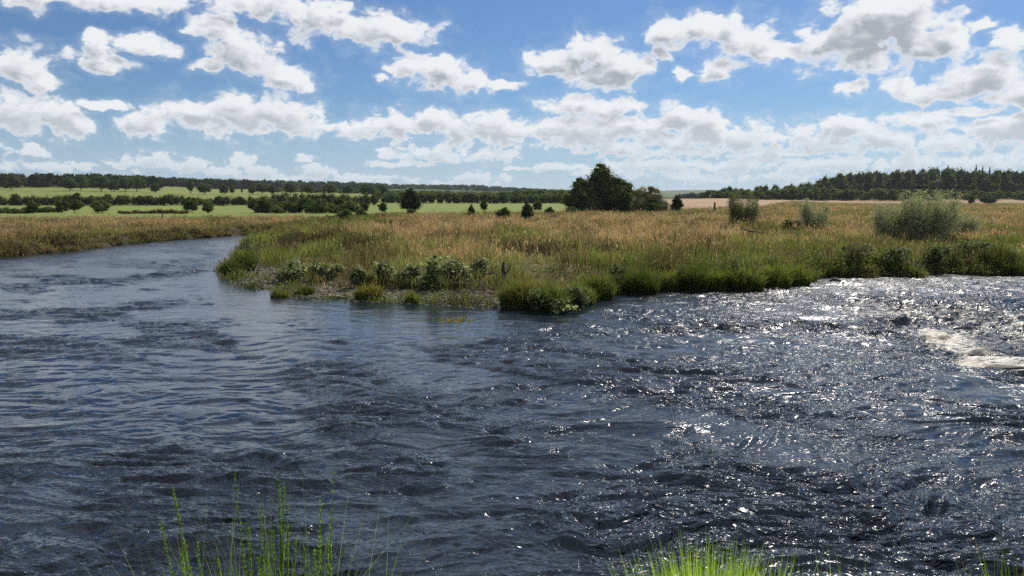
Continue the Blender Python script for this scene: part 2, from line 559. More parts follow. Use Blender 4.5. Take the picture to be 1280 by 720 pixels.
# ------------------------------------------------------------------ terrain sheet, cut into its zones
us = np.concatenate([np.linspace(-2.4, -0.80, 90)[:-1], np.linspace(-0.80, 0.80, 760), np.linspace(0.80, 2.4, 90)[1:]])
ys = np.concatenate([np.linspace(7.4, 24, 12)[:-1], np.linspace(24, 60, 130)[:-1], np.linspace(60, 115, 110)[:-1],
                     np.geomspace(115, 9000, 210)])
U, Y = np.meshgrid(us, ys)
X = U * (Y + 2)
SD = land_sd(X.ravel(), Y.ravel()).reshape(X.shape)
Z = height(X.ravel(), Y.ravel(), SD.ravel()).reshape(X.shape)
far = sstep(600, 1500, Y)
Z = Z + far * (fbm(X / 260, Y / 260, 4, 77) - 0.5) * 14
nr, nc = X.shape
VT = np.stack([X, Y, Z], -1).reshape(-1, 3)
fi = (np.arange(nr - 1)[:, None] * nc + np.arange(nc - 1)[None, :])
FQ = np.stack([fi, fi + 1, fi + nc + 1, fi + nc], -1).reshape(-1, 4)
cx = VT[FQ].mean(1)
cpx = 640 + FP * cx[:, 0] / np.maximum(cx[:, 1], 1)
cy_ = cx[:, 1]
sdf = SD.reshape(-1)[FQ].mean(1)


def piece(px):
    return np.interp


wob = (fbm(cx[:, 0] / 40, cx[:, 1] / 40, 2, 3) - 0.5)
gold_end = np.interp(cpx, [-2000, 0, 300, 440, 470, 700, 840, 900, 3000], [118, 122, 132, 140, 165, 190, 205, 200, 200]) + wob * 10
zone = np.full(len(FQ), 6)                                     # wooded floor
zone[(cy_ < 345) & (cpx < 720)] = 2
zone[(cy_ >= 345) & (cy_ < 760) & (cpx < 620)] = 3
zone[(cy_ >= 760) & (cy_ < 1000) & (cpx > 180) & (cpx < 620)] = 3
zone[(cy_ < 470) & (cpx >= 620) & (cpx < 720)] = 2
zone[(cy_ < 540) & (cpx >= 720)] = 5                            # dry meadow behind
zone[(cy_ > 215) & (cy_ < 560) & (cpx >= 800) & (cpx < 985)] = 4    # stubble
zone[(cy_ > 515) & (cy_ < 560) & (cpx >= 985)] = 4
zone[(cy_ > 2000)] = 7
zone[(cy_ < gold_end)] = 1
zone[(cy_ < gold_end) & (sdf < 1.4)] = 8
zone[sdf < 0] = 0
ZN = {0: ('river_bed', M_bed, 'brown gravel bed of the river under the dark water'),
      1: ('meadow', M_meadow, 'rough meadow ground under the tall straw and green grass'),
      8: ('bank_soil', M_soil, 'dark damp soil strip along the water edge'),
      2: ('lower_pasture', M_past1, 'bright green pasture in front of the long hedgerow'),
      3: ('upper_pasture', M_past2, 'light green pasture sloping up behind the long hedgerow'),
      4: ('stubble_field', M_stub, 'pinkish tan stubble field right of the big dark tree'),
      5: ('dry_field', M_dry, 'dry straw coloured field in front of the right hand wood'),
      6: ('hillside', M_wood, 'dark wooded hillsides behind the fields'),
      7: ('far_hills', M_hill, 'faint blue green hills on the horizon')}
for k, (nm, mt, lb) in ZN.items():
    f = FQ[zone == k]
    if not len(f): continue
    uq, inv = np.unique(f, return_inverse=True)
    o = mesh_obj(nm, VT[uq], quads=inv.reshape(-1, 4), mat=mt, smooth=True)
    tag(o, lb, 'ground', kind='structure')

# near bank where the photographer stands
bx_ = np.concatenate([np.linspace(-160, -12, 24)[:-1], np.linspace(-12, 12, 97), np.linspace(12, 160, 24)[1:]])
by_ = np.concatenate([np.linspace(-120, -3, 20)[:-1], np.linspace(-3, 10, 66)])
BX, BY = np.meshgrid(bx_, by_)
edge = 1.9 + (fbm(BX * 0.5, BX * 0 + 3, 3, 9) - 0.5) * 0.7


def bank_z(x, y):
    e = 1.9 + (fbm(x * 0.5, x * 0 + 3, 3, 9) - 0.5) * 0.7
    t = np.clip((y - e) / 4.2, 0, 1)
    z = 2.75 - 3.7 * t ** 0.85
    return z + (fbm(x * 1.5, y * 1.5, 3, 2) - 0.5) * 0.16


BZ = bank_z(BX, BY)
nb = BX.shape
fi = (np.arange(nb[0] - 1)[:, None] * nb[1] + np.arange(nb[1] - 1)[None, :])
FB = np.stack([fi, fi + 1, fi + nb[1] + 1, fi + nb[1]], -1).reshape(-1, 4)
M_bank = ground_mat('near bank turf', (0.05, 0.07, 0.02), (0.07, 0.085, 0.03), (0.06, 0.045, 0.03), 1.0, 6.0)
tag(mesh_obj('near_bank', np.stack([BX, BY, BZ], -1).reshape(-1, 3), quads=FB, mat=M_bank, smooth=True),
    'grassy river bank at the photographer\'s feet, sloping to the water', 'ground', kind='structure')

# ------------------------------------------------------------------ water


def spectral(N_, L, lmin, lmax, power, ang, spread, seed):
    r_ = np.random.default_rng(seed)
    k = np.fft.fftfreq(N_, L / N_) * 2 * np.pi
    KX, KY = np.meshgrid(k, k)
    K = np.hypot(KX, KY); K[0, 0] = 1
    A = K ** (-power)
    A *= np.exp(-(2 * np.pi / (K * lmax)) ** 2) * np.exp(-(K * lmin / (2 * np.pi)) ** 2)
    th = np.arctan2(KY, KX) - ang
    A *= (spread + (1 - spread) * np.cos(th) ** 4)
    A[0, 0] = 0
    ph = r_.normal(size=(N_, N_)) + 1j * r_.normal(size=(N_, N_))
    h = np.fft.ifft2(A * ph).real
    return h / h.std()


def tile(h, L, x, y):
    N_ = h.shape[0]
    u = (x / L * N_) % N_; v = (y / L * N_) % N_
    i0 = np.floor(u).astype(int) % N_; j0 = np.floor(v).astype(int) % N_
    i1 = (i0 + 1) % N_; j1 = (j0 + 1) % N_
    fu = u - np.floor(u); fv = v - np.floor(v)
    return (h[j0, i0] * (1 - fu) + h[j0, i1] * fu) * (1 - fv) + (h[j1, i0] * (1 - fu) + h[j1, i1] * fu) * fv


wu = np.concatenate([np.linspace(-2.3, -0.78, 160)[:-1], np.linspace(-0.78, 0.78, 1050), np.linspace(0.78, 2.3, 160)[1:]])
inv = np.linspace(1 / 4.6, 1 / 150.0, 760)
# denser rows in the part that fills the picture
wy = 1 / np.concatenate([np.linspace(1 / 3.5, 1 / 7.6, 30)[:-1], np.linspace(1 / 7.6, 1 / 150.0, 760)])
WU, WY = np.meshgrid(wu, wy)
WX = WU * (WY + 1.0)
row_gap = np.abs(np.gradient(wy))[:, None] * np.ones_like(WX)
# slow bending of the pattern, as the currents do
cxw = (fbm(WX / 5.0, WY / 5.0, 3, 21) - 0.5) * 3.4
cyw = (fbm(WX / 4.0, WY / 4.0, 3, 22) - 0.5) * 2.6
# local roughness of the surface
calm_l = 1 - sstep(0, 7.0, seg_dist(WX.ravel(), WY.ravel(), wpts([(285, 350), (350, 372), (440, 390), (520, 400)]), False).reshape(WX.shape) - 1.0)
patch = fbm(WX / 2.6 + 5 + 0.25 * WY, WY / 3.2 - 0.05 * WX, 3, 41)
rough_f = 0.25 + 0.58 * sstep(0.40, 0.60, patch) + 0.22 * sstep(-0.25, 0.35, WU) + 0.22 * (1 - sstep(9, 20, WY))


def band(pts, w):
    return np.exp(-(seg_dist(WX.ravel(), WY.ravel(), wpts(pts), False).reshape(WX.shape) / w) ** 2)


riffle = band([(120, 352), (200, 344), (280, 337)], 1.3) * 0.9
riffle += band([(830, 414), (900, 409), (980, 407), (1060, 410), (1130, 404)], 0.9) * 1.0
riffle += band([(1160, 385), (1230, 400), (1330, 420)], 4.0) * 1.2
riffle += band([(1150, 425), (1200, 445), (1290, 458)], 1.1) * 0.9
riffle += band([(600, 505), (700, 470), (790, 455)], 0.8) * 0.5
calm = 1 - 0.75 * calm_l
amp = (rough_f * calm + riffle)
shore = sstep(-0.2, -1.6, land_sd(WX.ravel(), WY.ravel())).reshape(WX.shape)

hA = spectral(512, 31.0, 0.30, 1.7, 2.2, math.radians(84), 0.10, 1)
hB = spectral(512, 13.7, 0.17, 0.75, 2.2, math.radians(97), 0.16, 2)
hC = spectral(512, 6.1, 0.06, 0.28, 1.8, math.radians(70), 0.5, 3)
xa, ya = WX + cxw, WY + cyw
a = tile(hA, 31.0, xa, ya)
b = tile(hB, 13.7, xa * 0.80 + 0.3 * ya + 3, ya * 0.95 - 0.15 * xa)
c = tile(hC, 6.1, xa * 0.8 - ya * 0.2, ya * 1.1 + 0.2 * xa)
sharp = lambda h: 1.0 - np.abs(h) * 0.9 + h * 0.55            # cusped crests
fadeB = 1 / (1 + (row_gap / 0.45) ** 2)
fadeC = 1 / (1 + (row_gap / 0.07) ** 2)
farw = sstep(9, 24, WY)
WZ = amp * ((0.026 + 0.013 * farw) * a + (0.031 + 0.004 * farw) * sharp(b) * fadeB + 0.0060 * sharp(c) * fadeC)
WZ = WZ * (0.25 + 0.75 * shore) + riffle * 0.03 * (fbm(WX * 1.3, WY * 0.9, 3, 66) - 0.3)
# foam where the water breaks over stones
foam = 0.85 * band([(1170, 418), (1200, 440), (1240, 452), (1300, 458)], 0.9) + 0.62 * band([(1130, 392), (1200, 395), (1330, 425)], 4.2) + 0.4 * band([(840, 412), (980, 407)], 0.35)
foam += 0.85 * band([(1215, 456), (1250, 460), (1310, 462)], 0.5)
foam += 0.35 * band([(1020, 350), (1100, 350), (1180, 346), (1280, 350)], 0.5)
WZ += 0.025 * band([(1190, 447), (1240, 452), (1310, 458)], 0.55)
nr, nc = WX.shape
fi = (np.arange(nr - 1)[:, None] * nc + np.arange(nc - 1)[None, :])
FW = np.stack([fi, fi + 1, fi + nc + 1, fi + nc], -1).reshape(-1, 4)


def water_mat():
    m, N = new_mat('river water')
    t = N.n('ShaderNodeTexCoord')
    at = N.n('ShaderNodeAttribute', attribute_name='rough')
    af = N.n('ShaderNodeAttribute', attribute_name='foam')
    o_ = t.outputs['Object']
    wc = N.noise(o_, 0.5, 3, 0.5, col=True)
    wv = N.v('ADD', o_, N.v('MULTIPLY', N.v('SUBTRACT', wc, (0.5, 0.5, 0.5)), (1.6, 1.2, 0)))
    v1 = N.v('MULTIPLY', wv, (0.8, 1.9, 1.0))
    n1 = N.noise(v1, 2.2, 3, 0.55, dist=0.6)
    r1 = N.m('ABSOLUTE', N.m('SUBTRACT', n1, 0.5))
    n2 = N.noise(v1, 9.0, 2, 0.5, dist=0.8)
    hgt = N.m('ADD', N.m('MULTIPLY', N.m('SUBTRACT', 0.5, r1), 0.20), N.m('MULTIPLY', n2, 0.012))
    hgt = N.m('MULTIPLY', hgt, at.outputs['Fac'])
    bp = N.n('ShaderNodeBump'); bp.inputs['Strength'].default_value = 1.0; bp.inputs['Distance'].default_value = 1.0
    N.inp(bp.inputs['Height'], hgt)
    p = N.n('ShaderNodeBsdfPrincipled')
    p.inputs['Base Color'].default_value = (0.013, 0.019, 0.028, 1)
    N.inp(p.inputs['Roughness'], N.n('ShaderNodeAttribute', attribute_name='spread').outputs['Fac'])
    p.inputs['IOR'].default_value = 1.58
    N.t.links.new(bp.outputs[0], p.inputs['Normal'])
    # foam
    fn = N.noise(N.v('MULTIPLY', wv, (0.8, 1.7, 1.0)), 3.2, 7, 0.75, dist=0.8)
    ff = N.m('MULTIPLY', af.outputs['Fac'], 0.9)
    fm = N.mr(N.m('ADD', fn, N.m('MULTIPLY', ff, 0.34)), 0.66, 0.82)
    fm = N.m('MULTIPLY', fm, N.mr(af.outputs['Fac'], 0.02, 0.15))
    fm = N.m('MULTIPLY', fm, N.mr(N.noise(N.v('MULTIPLY', wv, (0.6, 2.6, 1.0)), 6.0, 5, 0.7), 0.30, 0.56))
    fc = N.mix(N.noise(o_, 1.2, 2, 0.5), (0.74, 0.72, 0.66), (0.52, 0.43, 0.28))
    fo = N.n('ShaderNodeBsdfPrincipled'); N.inp(fo.inputs['Base Color'], fc); fo.inputs['Roughness'].default_value = 0.5
    b2 = N.n('ShaderNodeBump'); b2.inputs['Strength'].default_value = 0.8; b2.inputs['Distance'].default_value = 0.1
    N.inp(b2.inputs['Height'], fn); N.t.links.new(b2.outputs[0], fo.inputs['Normal'])
    mx = N.n('ShaderNodeMixShader'); N.inp(mx.inputs[0], fm)
    N.t.links.new(p.outputs[0], mx.inputs[1]); N.t.links.new(fo.outputs[0], mx.inputs[2])
    o = N.n('ShaderNodeOutputMaterial'); N.t.links.new(mx.outputs[0], o.inputs[0])
    return m


tag(mesh_obj('river_water', np.stack([WX, WY, WZ], -1).reshape(-1, 3), quads=FW, mat=water_mat(), smooth=True,
             attrs={'spread': (0.055 + 0.03 * sstep(0.0, 0.3, WU) + 0.15 * sstep(12, 48, WY)).ravel(), 'rough': np.clip((amp * 1.05 - 0.28 + 0.62 * sstep(-0.02, 0.32, WU) * sstep(0.34, 0.60, fbm(WX / 1.6 + 0.3 * WY, WY / 2.2, 3, 43))) * (0.3 + 0.7 * shore), 0.08, 2.2).ravel(), 'foam': np.clip(foam, 0, 1.5).ravel()}),
    'dark rippling river flowing round the grassy point', 'river', kind='structure')


# ------------------------------------------------------------------ air
hz_c = np.array([(x, y, z) for x in (-9000, 9000) for y in (-400, 9400) for z in (-60, 125)], float)
hz_f = [(0, 1, 3, 2), (4, 6, 7, 5), (0, 4, 5, 1), (2, 3, 7, 6), (0, 2, 6, 4), (1, 5, 7, 3)]
M_haze = bpy.data.materials.new('haze'); M_haze.use_nodes = True
M_haze.node_tree.nodes.clear()
_v = M_haze.node_tree.nodes.new('ShaderNodeVolumePrincipled')
_v.inputs['Color'].default_value = (0.86, 0.93, 1.0, 1)
_v.inputs['Density'].default_value = 0.00005
_v.inputs['Anisotropy'].default_value = 0.2
_o = M_haze.node_tree.nodes.new('ShaderNodeOutputMaterial')
M_haze.node_tree.links.new(_v.outputs[0], _o.inputs['Volume'])
tag(mesh_obj('haze', hz_c, quads=hz_f, mat=M_haze), 'thin bluish summer haze over the whole valley', 'haze', kind='stuff')


# ------------------------------------------------------------------ grass blades
def blades(pos, h, w, lean, cb, ct, curl=0.35):
    """pos (n,3), h, w (n), lean (n) fraction; colours at base and tip (n,3) -> V, quads, tris, col"""
    n = len(pos)
    az = rng.uniform(0, 2 * np.pi, n)
    la = rng.uniform(0, 2 * np.pi, n)
    side = np.stack([np.cos(az), np.sin(az), np.zeros(n)], -1)
    ld = np.stack([np.cos(la), np.sin(la), np.zeros(n)], -1)
    up = np.array([0, 0, 1.0])
    p0 = pos
    p1 = pos + up * (h * 0.55)[:, None] + ld * (h * lean * curl)[:, None]
    p2 = pos + up * (h * (1 - 0.35 * lean))[:, None] + ld * (h * lean)[:, None]
    hw = (w / 2)[:, None]
    V = np.stack([p0 - side * hw * 0.8, p0 + side * hw * 0.8, p1 + side * hw, p1 - side * hw, p2], 1).reshape(-1, 3)
    i = np.arange(n) * 5
    Q = np.stack([i, i + 1, i + 2, i + 3], -1)
    T = np.stack([i + 3, i + 2, i + 4], -1)
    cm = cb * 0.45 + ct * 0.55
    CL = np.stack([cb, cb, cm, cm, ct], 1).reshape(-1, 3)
    return V, Q, T, CL


def merge(parts):
    V, Q, T, CL, off = [], [], [], [], 0
    for v, q, t, c in parts:
        V.append(v); CL.append(c)
        if q is not None and len(q): Q.append(q + off)
        if t is not None and len(t): T.append(t + off)
        off += len(v)
    return np.concatenate(V), (np.concatenate(Q) if Q else None), (np.concatenate(T) if T else None), np.concatenate(CL)


def mixc(c1, c2, t):
    return np.array(c1)[None] * (1 - t)[:, None] + np.array(c2)[None] * t[:, None]


def jitter(c, s=0.18):
    return np.clip(c * (1 + rng.normal(0, s, (len(c), 1))) * (1 + rng.normal(0, 0.05, c.shape)), 0.004, 0.9)


STRAW = (0.50, 0.355, 0.215); PINK = (0.49, 0.295, 0.205); OLIVE = (0.17, 0.18, 0.05); GREEN = (0.12, 0.15, 0.034); DARK = (0.035, 0.06, 0.014)
LIME = (0.23, 0.26, 0.06); RUST = (0.13, 0.085, 0.055)


def scatter(n, u0, u1, y0, y1, pw=1.35):
    # more blades per square metre where they are nearer
    t = rng.random(n)
    e = 2 - pw
    y = (y0 ** e + t * (y1 ** e - y0 ** e)) ** (1 / e)
    u = rng.uniform(u0, u1, n)
    return u * y, y


def make_meadow():
    x, y = scatter(760000, -0.95, 1.0, 30, 430)
    px = 640 + FP * x / y
    sd = land_sd(x, y)
    end = np.interp(px, [-2000, 0, 300, 440, 470, 700, 840, 900, 3000], [118, 122, 132, 140, 165, 190, 215, 225, 425])
    end = np.where(px > 940, 225 + np.clip((px - 940) / 50, 0, 1) * 195, np.minimum(end, 230))
    dB = seg_dist(x, y, BEACH, False)
    wet = fbm(x * 0.33, y * 0.33, 3, 51)
    gravel = (dB < 3.0 + 3.0 * (wet - 0.5)) & (px < 655)
    keep = (sd > 0.12) & (y < end) & ~(gravel & (rng.random(len(x)) > 0.06 + 0.6 * sstep(0.50, 0.60, fbm(x / 0.8, y / 1.2, 3, 91))))
    x, y, px, sd, dB, gravel = x[keep], y[keep], px[keep], sd[keep], dB[keep], gravel[keep]
    n = len(x)
    z = height(x, y, sd)
    cl = fbm(x * 0.55, y * 0.55, 3, 61)            # clumps
    big = fbm(x / 9.0, y / 14.0, 3, 62)            # broad drifts of colour
    big2 = fbm(x / 3.0 + 9, y / 6.0, 3, 63)
    isl = inside(x, y, ISLAND)
    greenw = np.interp(px, [0, 270, 420, 600, 900, 1050, 1300], [3.5, 6, 11, 7.5, 6.5, 13, 16]) * (0.6 + 0.9 * big2)
    greenw = np.where(isl, greenw, 3.2 * (0.5 + big2))
    g_ = 1 - sstep(greenw * 0.55, greenw * 1.35, sd)
    g_ = np.clip(g_ + 0.75 * sstep(0.50, 0.66, big) + 0.25 * sstep(0.5, 0.7, cl) - 0.25 * sstep(0.55, 0.3, big), 0, 1)
    g_ = np.where(rng.random(n) < 0.16, rng.random(n), g_)
    hol = sstep(0.40, 0.60, fbm(x / 1.7 + 3, y / 2.6, 3, 64))         # hollows and thickets
    h = (0.38 + 0.62 * hol + 0.7 * (cl - 0.4)) * rng.uniform(0.6, 1.15, n)
    h *= np.where(isl, 1.0, 0.85)
    h *= np.interp(sd, [0, 0.8, 2.5], [0.7, 0.95, 1.0])
    h *= np.where(gravel, 0.45, 1.0)
    h *= np.interp(px, [900, 1050, 1300], [1.0, 0.85, 0.85])
    w = (0.012 + y * 0.00042) * rng.uniform(0.6, 1.5, n)
    dry_t = mixc(STRAW, PINK, np.clip(rng.normal(0.45, 0.3, n) + (big2 - 0.5), 0, 1))
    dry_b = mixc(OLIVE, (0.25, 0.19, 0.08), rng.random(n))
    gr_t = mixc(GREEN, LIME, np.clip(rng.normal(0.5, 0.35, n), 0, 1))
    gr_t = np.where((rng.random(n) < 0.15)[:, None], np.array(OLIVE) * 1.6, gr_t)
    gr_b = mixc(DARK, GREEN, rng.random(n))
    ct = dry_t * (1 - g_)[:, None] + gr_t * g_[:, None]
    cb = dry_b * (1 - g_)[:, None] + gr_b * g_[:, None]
    rust = (fbm(x / 3.0, y / 6.0 + 4, 3, 65) > 0.56) & (rng.random(n) < 0.7)
    ct = np.where(rust[:, None], np.array(RUST), ct)
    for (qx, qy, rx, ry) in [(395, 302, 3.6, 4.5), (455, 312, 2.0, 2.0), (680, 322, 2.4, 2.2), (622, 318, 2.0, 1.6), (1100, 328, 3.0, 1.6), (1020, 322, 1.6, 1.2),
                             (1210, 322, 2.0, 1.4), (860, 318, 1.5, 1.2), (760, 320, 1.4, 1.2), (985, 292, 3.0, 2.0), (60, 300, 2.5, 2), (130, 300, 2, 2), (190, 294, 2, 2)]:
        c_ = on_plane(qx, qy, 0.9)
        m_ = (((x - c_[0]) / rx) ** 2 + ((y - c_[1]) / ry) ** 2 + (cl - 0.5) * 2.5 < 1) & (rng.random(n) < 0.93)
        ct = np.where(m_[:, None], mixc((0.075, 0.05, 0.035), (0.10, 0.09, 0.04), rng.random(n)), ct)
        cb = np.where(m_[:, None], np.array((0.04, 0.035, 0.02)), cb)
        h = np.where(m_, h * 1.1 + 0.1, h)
    lean = rng.uniform(0.05, 0.55, n)
    pos = np.stack([x, y, z - 0.03], -1)
    sets = (('meadow_grass', isl, 'tall straw and green grass covering the point between the river arms', ),
            ('far_bank_grass', ~isl, 'golden grass along the far bank at the left'))
    for nm, mk, lb in sets:
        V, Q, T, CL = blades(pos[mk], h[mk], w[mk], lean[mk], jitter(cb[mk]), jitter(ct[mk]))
        # seed heads on part of the dry stems
        sh = mk & (g_ < 0.5) & (rng.random(n) < 0.15)
        k = sh.sum()
        hp = pos[sh] + np.array([0, 0, 1.0]) * (h[sh] * 0.98)[:, None] + rng.normal(0, 0.04, (k, 3))
        v2, q2, t2, c2 = blades(hp, rng.uniform(0.12, 0.26, k), w[sh] * 1.4, rng.uniform(0.1, 0.6, k),
                                jitter(dry_t[sh] * 0.8), jitter(dry_t[sh] * 0.9))
        # broad leaved herbs among the grass, thickest near the water
        lm = mk & (rng.random(n) < np.where(g_ > 0.45, 0.30, 0.05)) & (fbm(x / 1.3, y / 2.0, 3, 71) > 0.47)
        kk = np.repeat(np.flatnonzero(lm), 2)
        k = len(kk)
        hp = pos[kk] + np.stack([rng.normal(0, 0.12, k), rng.normal(0, 0.12, k), h[kk] * rng.uniform(0.25, 1.0, k)], -1)
        nn = rng.normal(size=(k, 3)) * 0.8 + np.array([0, 0, 0.8]); nn /= np.linalg.norm(nn, axis=1, keepdims=True)
        lc = mixc((0.08, 0.12, 0.035), (0.18, 0.22, 0.09), rng.random(k))
        lc = np.where((rng.random(k) < 0.12)[:, None], np.array((0.16, 0.11, 0.06)), lc)
        L4 = leaves(hp, nn, (0.07 + y[kk] * 0.0012) * rng.uniform(0.6, 1.4, k), 0.55, jitter(lc))
        V, Q, T, CL = merge([(V, Q, T, CL), (v2, q2, t2, c2), L4])
        tag(mesh_obj(nm, V, Q, T, M_grass, col=CL), lb, 'grass', kind='stuff')




# ------------------------------------------------------------------ foliage helpers
def leaves(pts, nrm, size, aspect, col, fold=0.2):
    """diamond leaves / leaf sprays: pts, nrm (n,3), size (n)"""
    n = len(pts)
    r_ = rng.normal(size=(n, 3))
    t = np.cross(nrm, r_); t /= np.linalg.norm(t, axis=1, keepdims=True) + 1e-9
    b = np.cross(nrm, t); b /= np.linalg.norm(b, axis=1, keepdims=True) + 1e-9
    s = size[:, None] / 2
    V = np.stack([pts - t * s, pts + b * s * aspect + nrm * s * fold, pts + t * s, pts - b * s * aspect + nrm * s * fold], 1).reshape(-1, 3)
    i = np.arange(n) * 4
    Q = np.stack([i, i + 1, i + 2, i + 3], -1)
    return V, Q, None, np.repeat(col, 4, axis=0)


def lobes_cloud(lobes, n, shell=0.35, noise_amp=0.22):
    """points in the outer shell of a set of ellipsoids"""
    L = np.array(lobes, float)      # cx cy cz rx ry rz
    wgt = (L[:, 3] * L[:, 4] * L[:, 5]) ** 0.67
    k = rng.choice(len(L), n, p=wgt / wgt.sum())
    d = rng.normal(size=(n, 3)); d /= np.linalg.norm(d, axis=1, keepdims=True)
    r_ = 1.12 - (shell + 0.12) * rng.random(n) ** 0.9
    bump_ = 1 + noise_amp * (np.sin(d[:, 0] * 5 + k) * np.sin(d[:, 1] * 6 + 2 * k) + 0.6 * np.sin(d[:, 2] * 9 + k * 3))
    p = L[k, :3] + d * L[k, 3:] * (r_ * bump_)[:, None]
    return p, d


def ico(sub):
    import bmesh
    bm = bmesh.new(); bmesh.ops.create_icosphere(bm, subdivisions=sub, radius=1)
    V = np.array([v.co[:] for v in bm.verts]); F = np.array([[v.index for v in f.verts] for f in bm.faces])
    bm.free()
    return V, F


ICO1 = ico(1)
ICO2 = ico(2)


def cores(lobes, col, k=0.74, sub=ICO2):
    """the dense inside of a crown, wholly covered by its leaves"""
    V0, F0 = sub
    L = np.array(lobes, float)
    jit = 1 + rng.normal(0, 0.08, (len(L), len(V0), 1))
    V = L[:, None, :3] + V0[None] * L[:, None, 3:] * k * jit
    F = F0[None] + (np.arange(len(L)) * len(V0))[:, None, None]
    V = V.reshape(-1, 3)
    return V, None, F.reshape(-1, 3), jitter(np.tile(col, (len(V), 1)), 0.15)


def make_crown(H, Wd, lob_n, n_leaf, leaf, col1, col2, base=0.12, top_sharp=0.0, aspect=0.6, seed=0, core=0.72):
    global rng
    rs = np.random.default_rng(seed)
    lobes = []
    for i in range(lob_n):
        t = (i + 0.5) / lob_n
        zc = H * (base + 0.12 + (0.80 - base) * t)
        prof = (math.sin(math.pi * min(0.97, max(0.10, 0.22 + 0.72 * t))) ** 0.7) * (1 - top_sharp * t)
        rad = Wd / 2 * prof
        a_ = i * 2.4 + rs.uniform(-.6, .6)
        off = rad * rs.uniform(0.35, 0.68)
        rr = max(rad * rs.uniform(0.42, 0.66), Wd * 0.10)
        lobes.append((off * math.cos(a_), off * math.sin(a_), zc, rr, rr, rr * rs.uniform(0.55, 0.85)))
    lobes.append((0, 0, H * 0.5, Wd * 0.30, Wd * 0.30, H * 0.36))
    lobes = [(a, b, min(c, H - f), d, e, f) for a, b, c, d, e, f in lobes]
    p, d = lobes_cloud(lobes, n_leaf)
    m = p[:, 2] > H * base * 0.5
    p, d = p[m], d[m]
    nn = d + rng.normal(0, 0.7, d.shape); nn /= np.linalg.norm(nn, axis=1, keepdims=True)
    t = rng.random(len(p))
    lv = leaves(p, nn, leaf * rng.uniform(0.6, 1.4, len(p)), aspect, jitter(mixc(col1, col2, t), 0.22))
    return merge([lv, cores([l for l in lobes if l[2] > H * 0.2] or lobes, col1, core)])


def tube_path(pts, rads, seg=6):
    pts = np.array(pts, float)
    V, Q = [], []
    for i, p in enumerate(pts):
        d = pts[min(i + 1, len(pts) - 1)] - pts[max(i - 1, 0)]
        d /= np.linalg.norm(d) + 1e-9
        a = np.cross(d, [0.3, 0.9, 0.2]); a /= np.linalg.norm(a)
        b = np.cross(d, a)
        for k in range(seg):
            th = 2 * math.pi * k / seg
            V.append(p + rads[i] * (math.cos(th) * a + math.sin(th) * b))
    for i in range(len(pts) - 1):
        for k in range(seg):
            k2 = (k + 1) % seg
            Q.append((i * seg + k, i * seg + k2, (i + 1) * seg + k2, (i + 1) * seg + k))
    V = np.array(V)
    return V, np.array(Q), None, np.ones((len(V), 3)) * 0.1


def make_trunk(H, r, limbs, seed=0, crown_r=2.0, multi=1):
    rs = np.random.default_rng(seed)
    parts = []
    for m_ in range(multi):
        ox = rs.normal(0, 0.25, 2) * (multi > 1)
        ln = rs.normal(0, 0.12, 2) * (1 + (multi > 1))
        pts = [(ox[0] + ln[0] * H * t + 0.04 * H * math.sin(3 * t + seed), ox[1] + ln[1] * H * t, -0.2 + (H * 0.8 + .2) * t) for t in np.linspace(0, 1, 7)]
        parts.append(tube_path(pts, [r * (1.25 - t) for t in np.linspace(0, 1, 7)]))
        for i in range(limbs):
            t = rs.uniform(0.25, 0.8)
            p0 = np.array(pts[int(t * 6)])
            a_ = rs.uniform(0, 6.28)
            L = crown_r * rs.uniform(0.6, 0.95)
            dv = np.array([math.cos(a_), math.sin(a_), rs.uniform(0.3, 0.9)])
            pp = [p0 + dv * L * s + np.array([0, 0, 0.12 * L * s * s]) for s in (0, 0.35, 0.7, 1.0)]
            parts.append(tube_path(pp, [r * 0.45, r * 0.3, r * 0.18, r * 0.06], 5))
    return merge(parts)


def make_tree(name, H, Wd, lob_n, n_leaf, leaf, c1, c2, base=0.12, sharp=0.0, seed=0, mat=None, aspect=0.6, trunk_r=None, limbs=7, multi=1, loc=(0, 0, 0)):
    root = empty(name, loc)
    V, Q, T, CL = make_trunk(H, trunk_r or H * 0.022, limbs, seed, Wd * 0.42, multi)
    mesh_obj('trunk', V, Q, T, M_bark, root, smooth=True)
    V, Q, T, CL = make_crown(H, Wd, lob_n, n_leaf, leaf, c1, c2, base, sharp, aspect, seed)
    mesh_obj('crown', V, Q, T, mat or M_leaf, root, col=CL)
    return root


TG1, TG2 = (0.055, 0.078, 0.028), (0.10, 0.13, 0.048)
TG3, TG4 = (0.10, 0.13, 0.045), (0.15, 0.18, 0.065)
TB1, TB2 = (0.07, 0.065, 0.025), (0.09, 0.08, 0.035)


def put(o, px, Y, h_px, H, w_scale=1.0, dz=-0.15):
    x, y = at_depth(px, Y, 1.0)
    z = height1(x, y)
    sc = (h_px / FP * Y) / H
    return (x, y, z + dz * sc), (sc * w_scale * random.uniform(0.85, 1.2), sc * w_scale * random.uniform(0.85, 1.2), sc)


# prototypes; the first placement uses the prototype itself
PROTO = {}


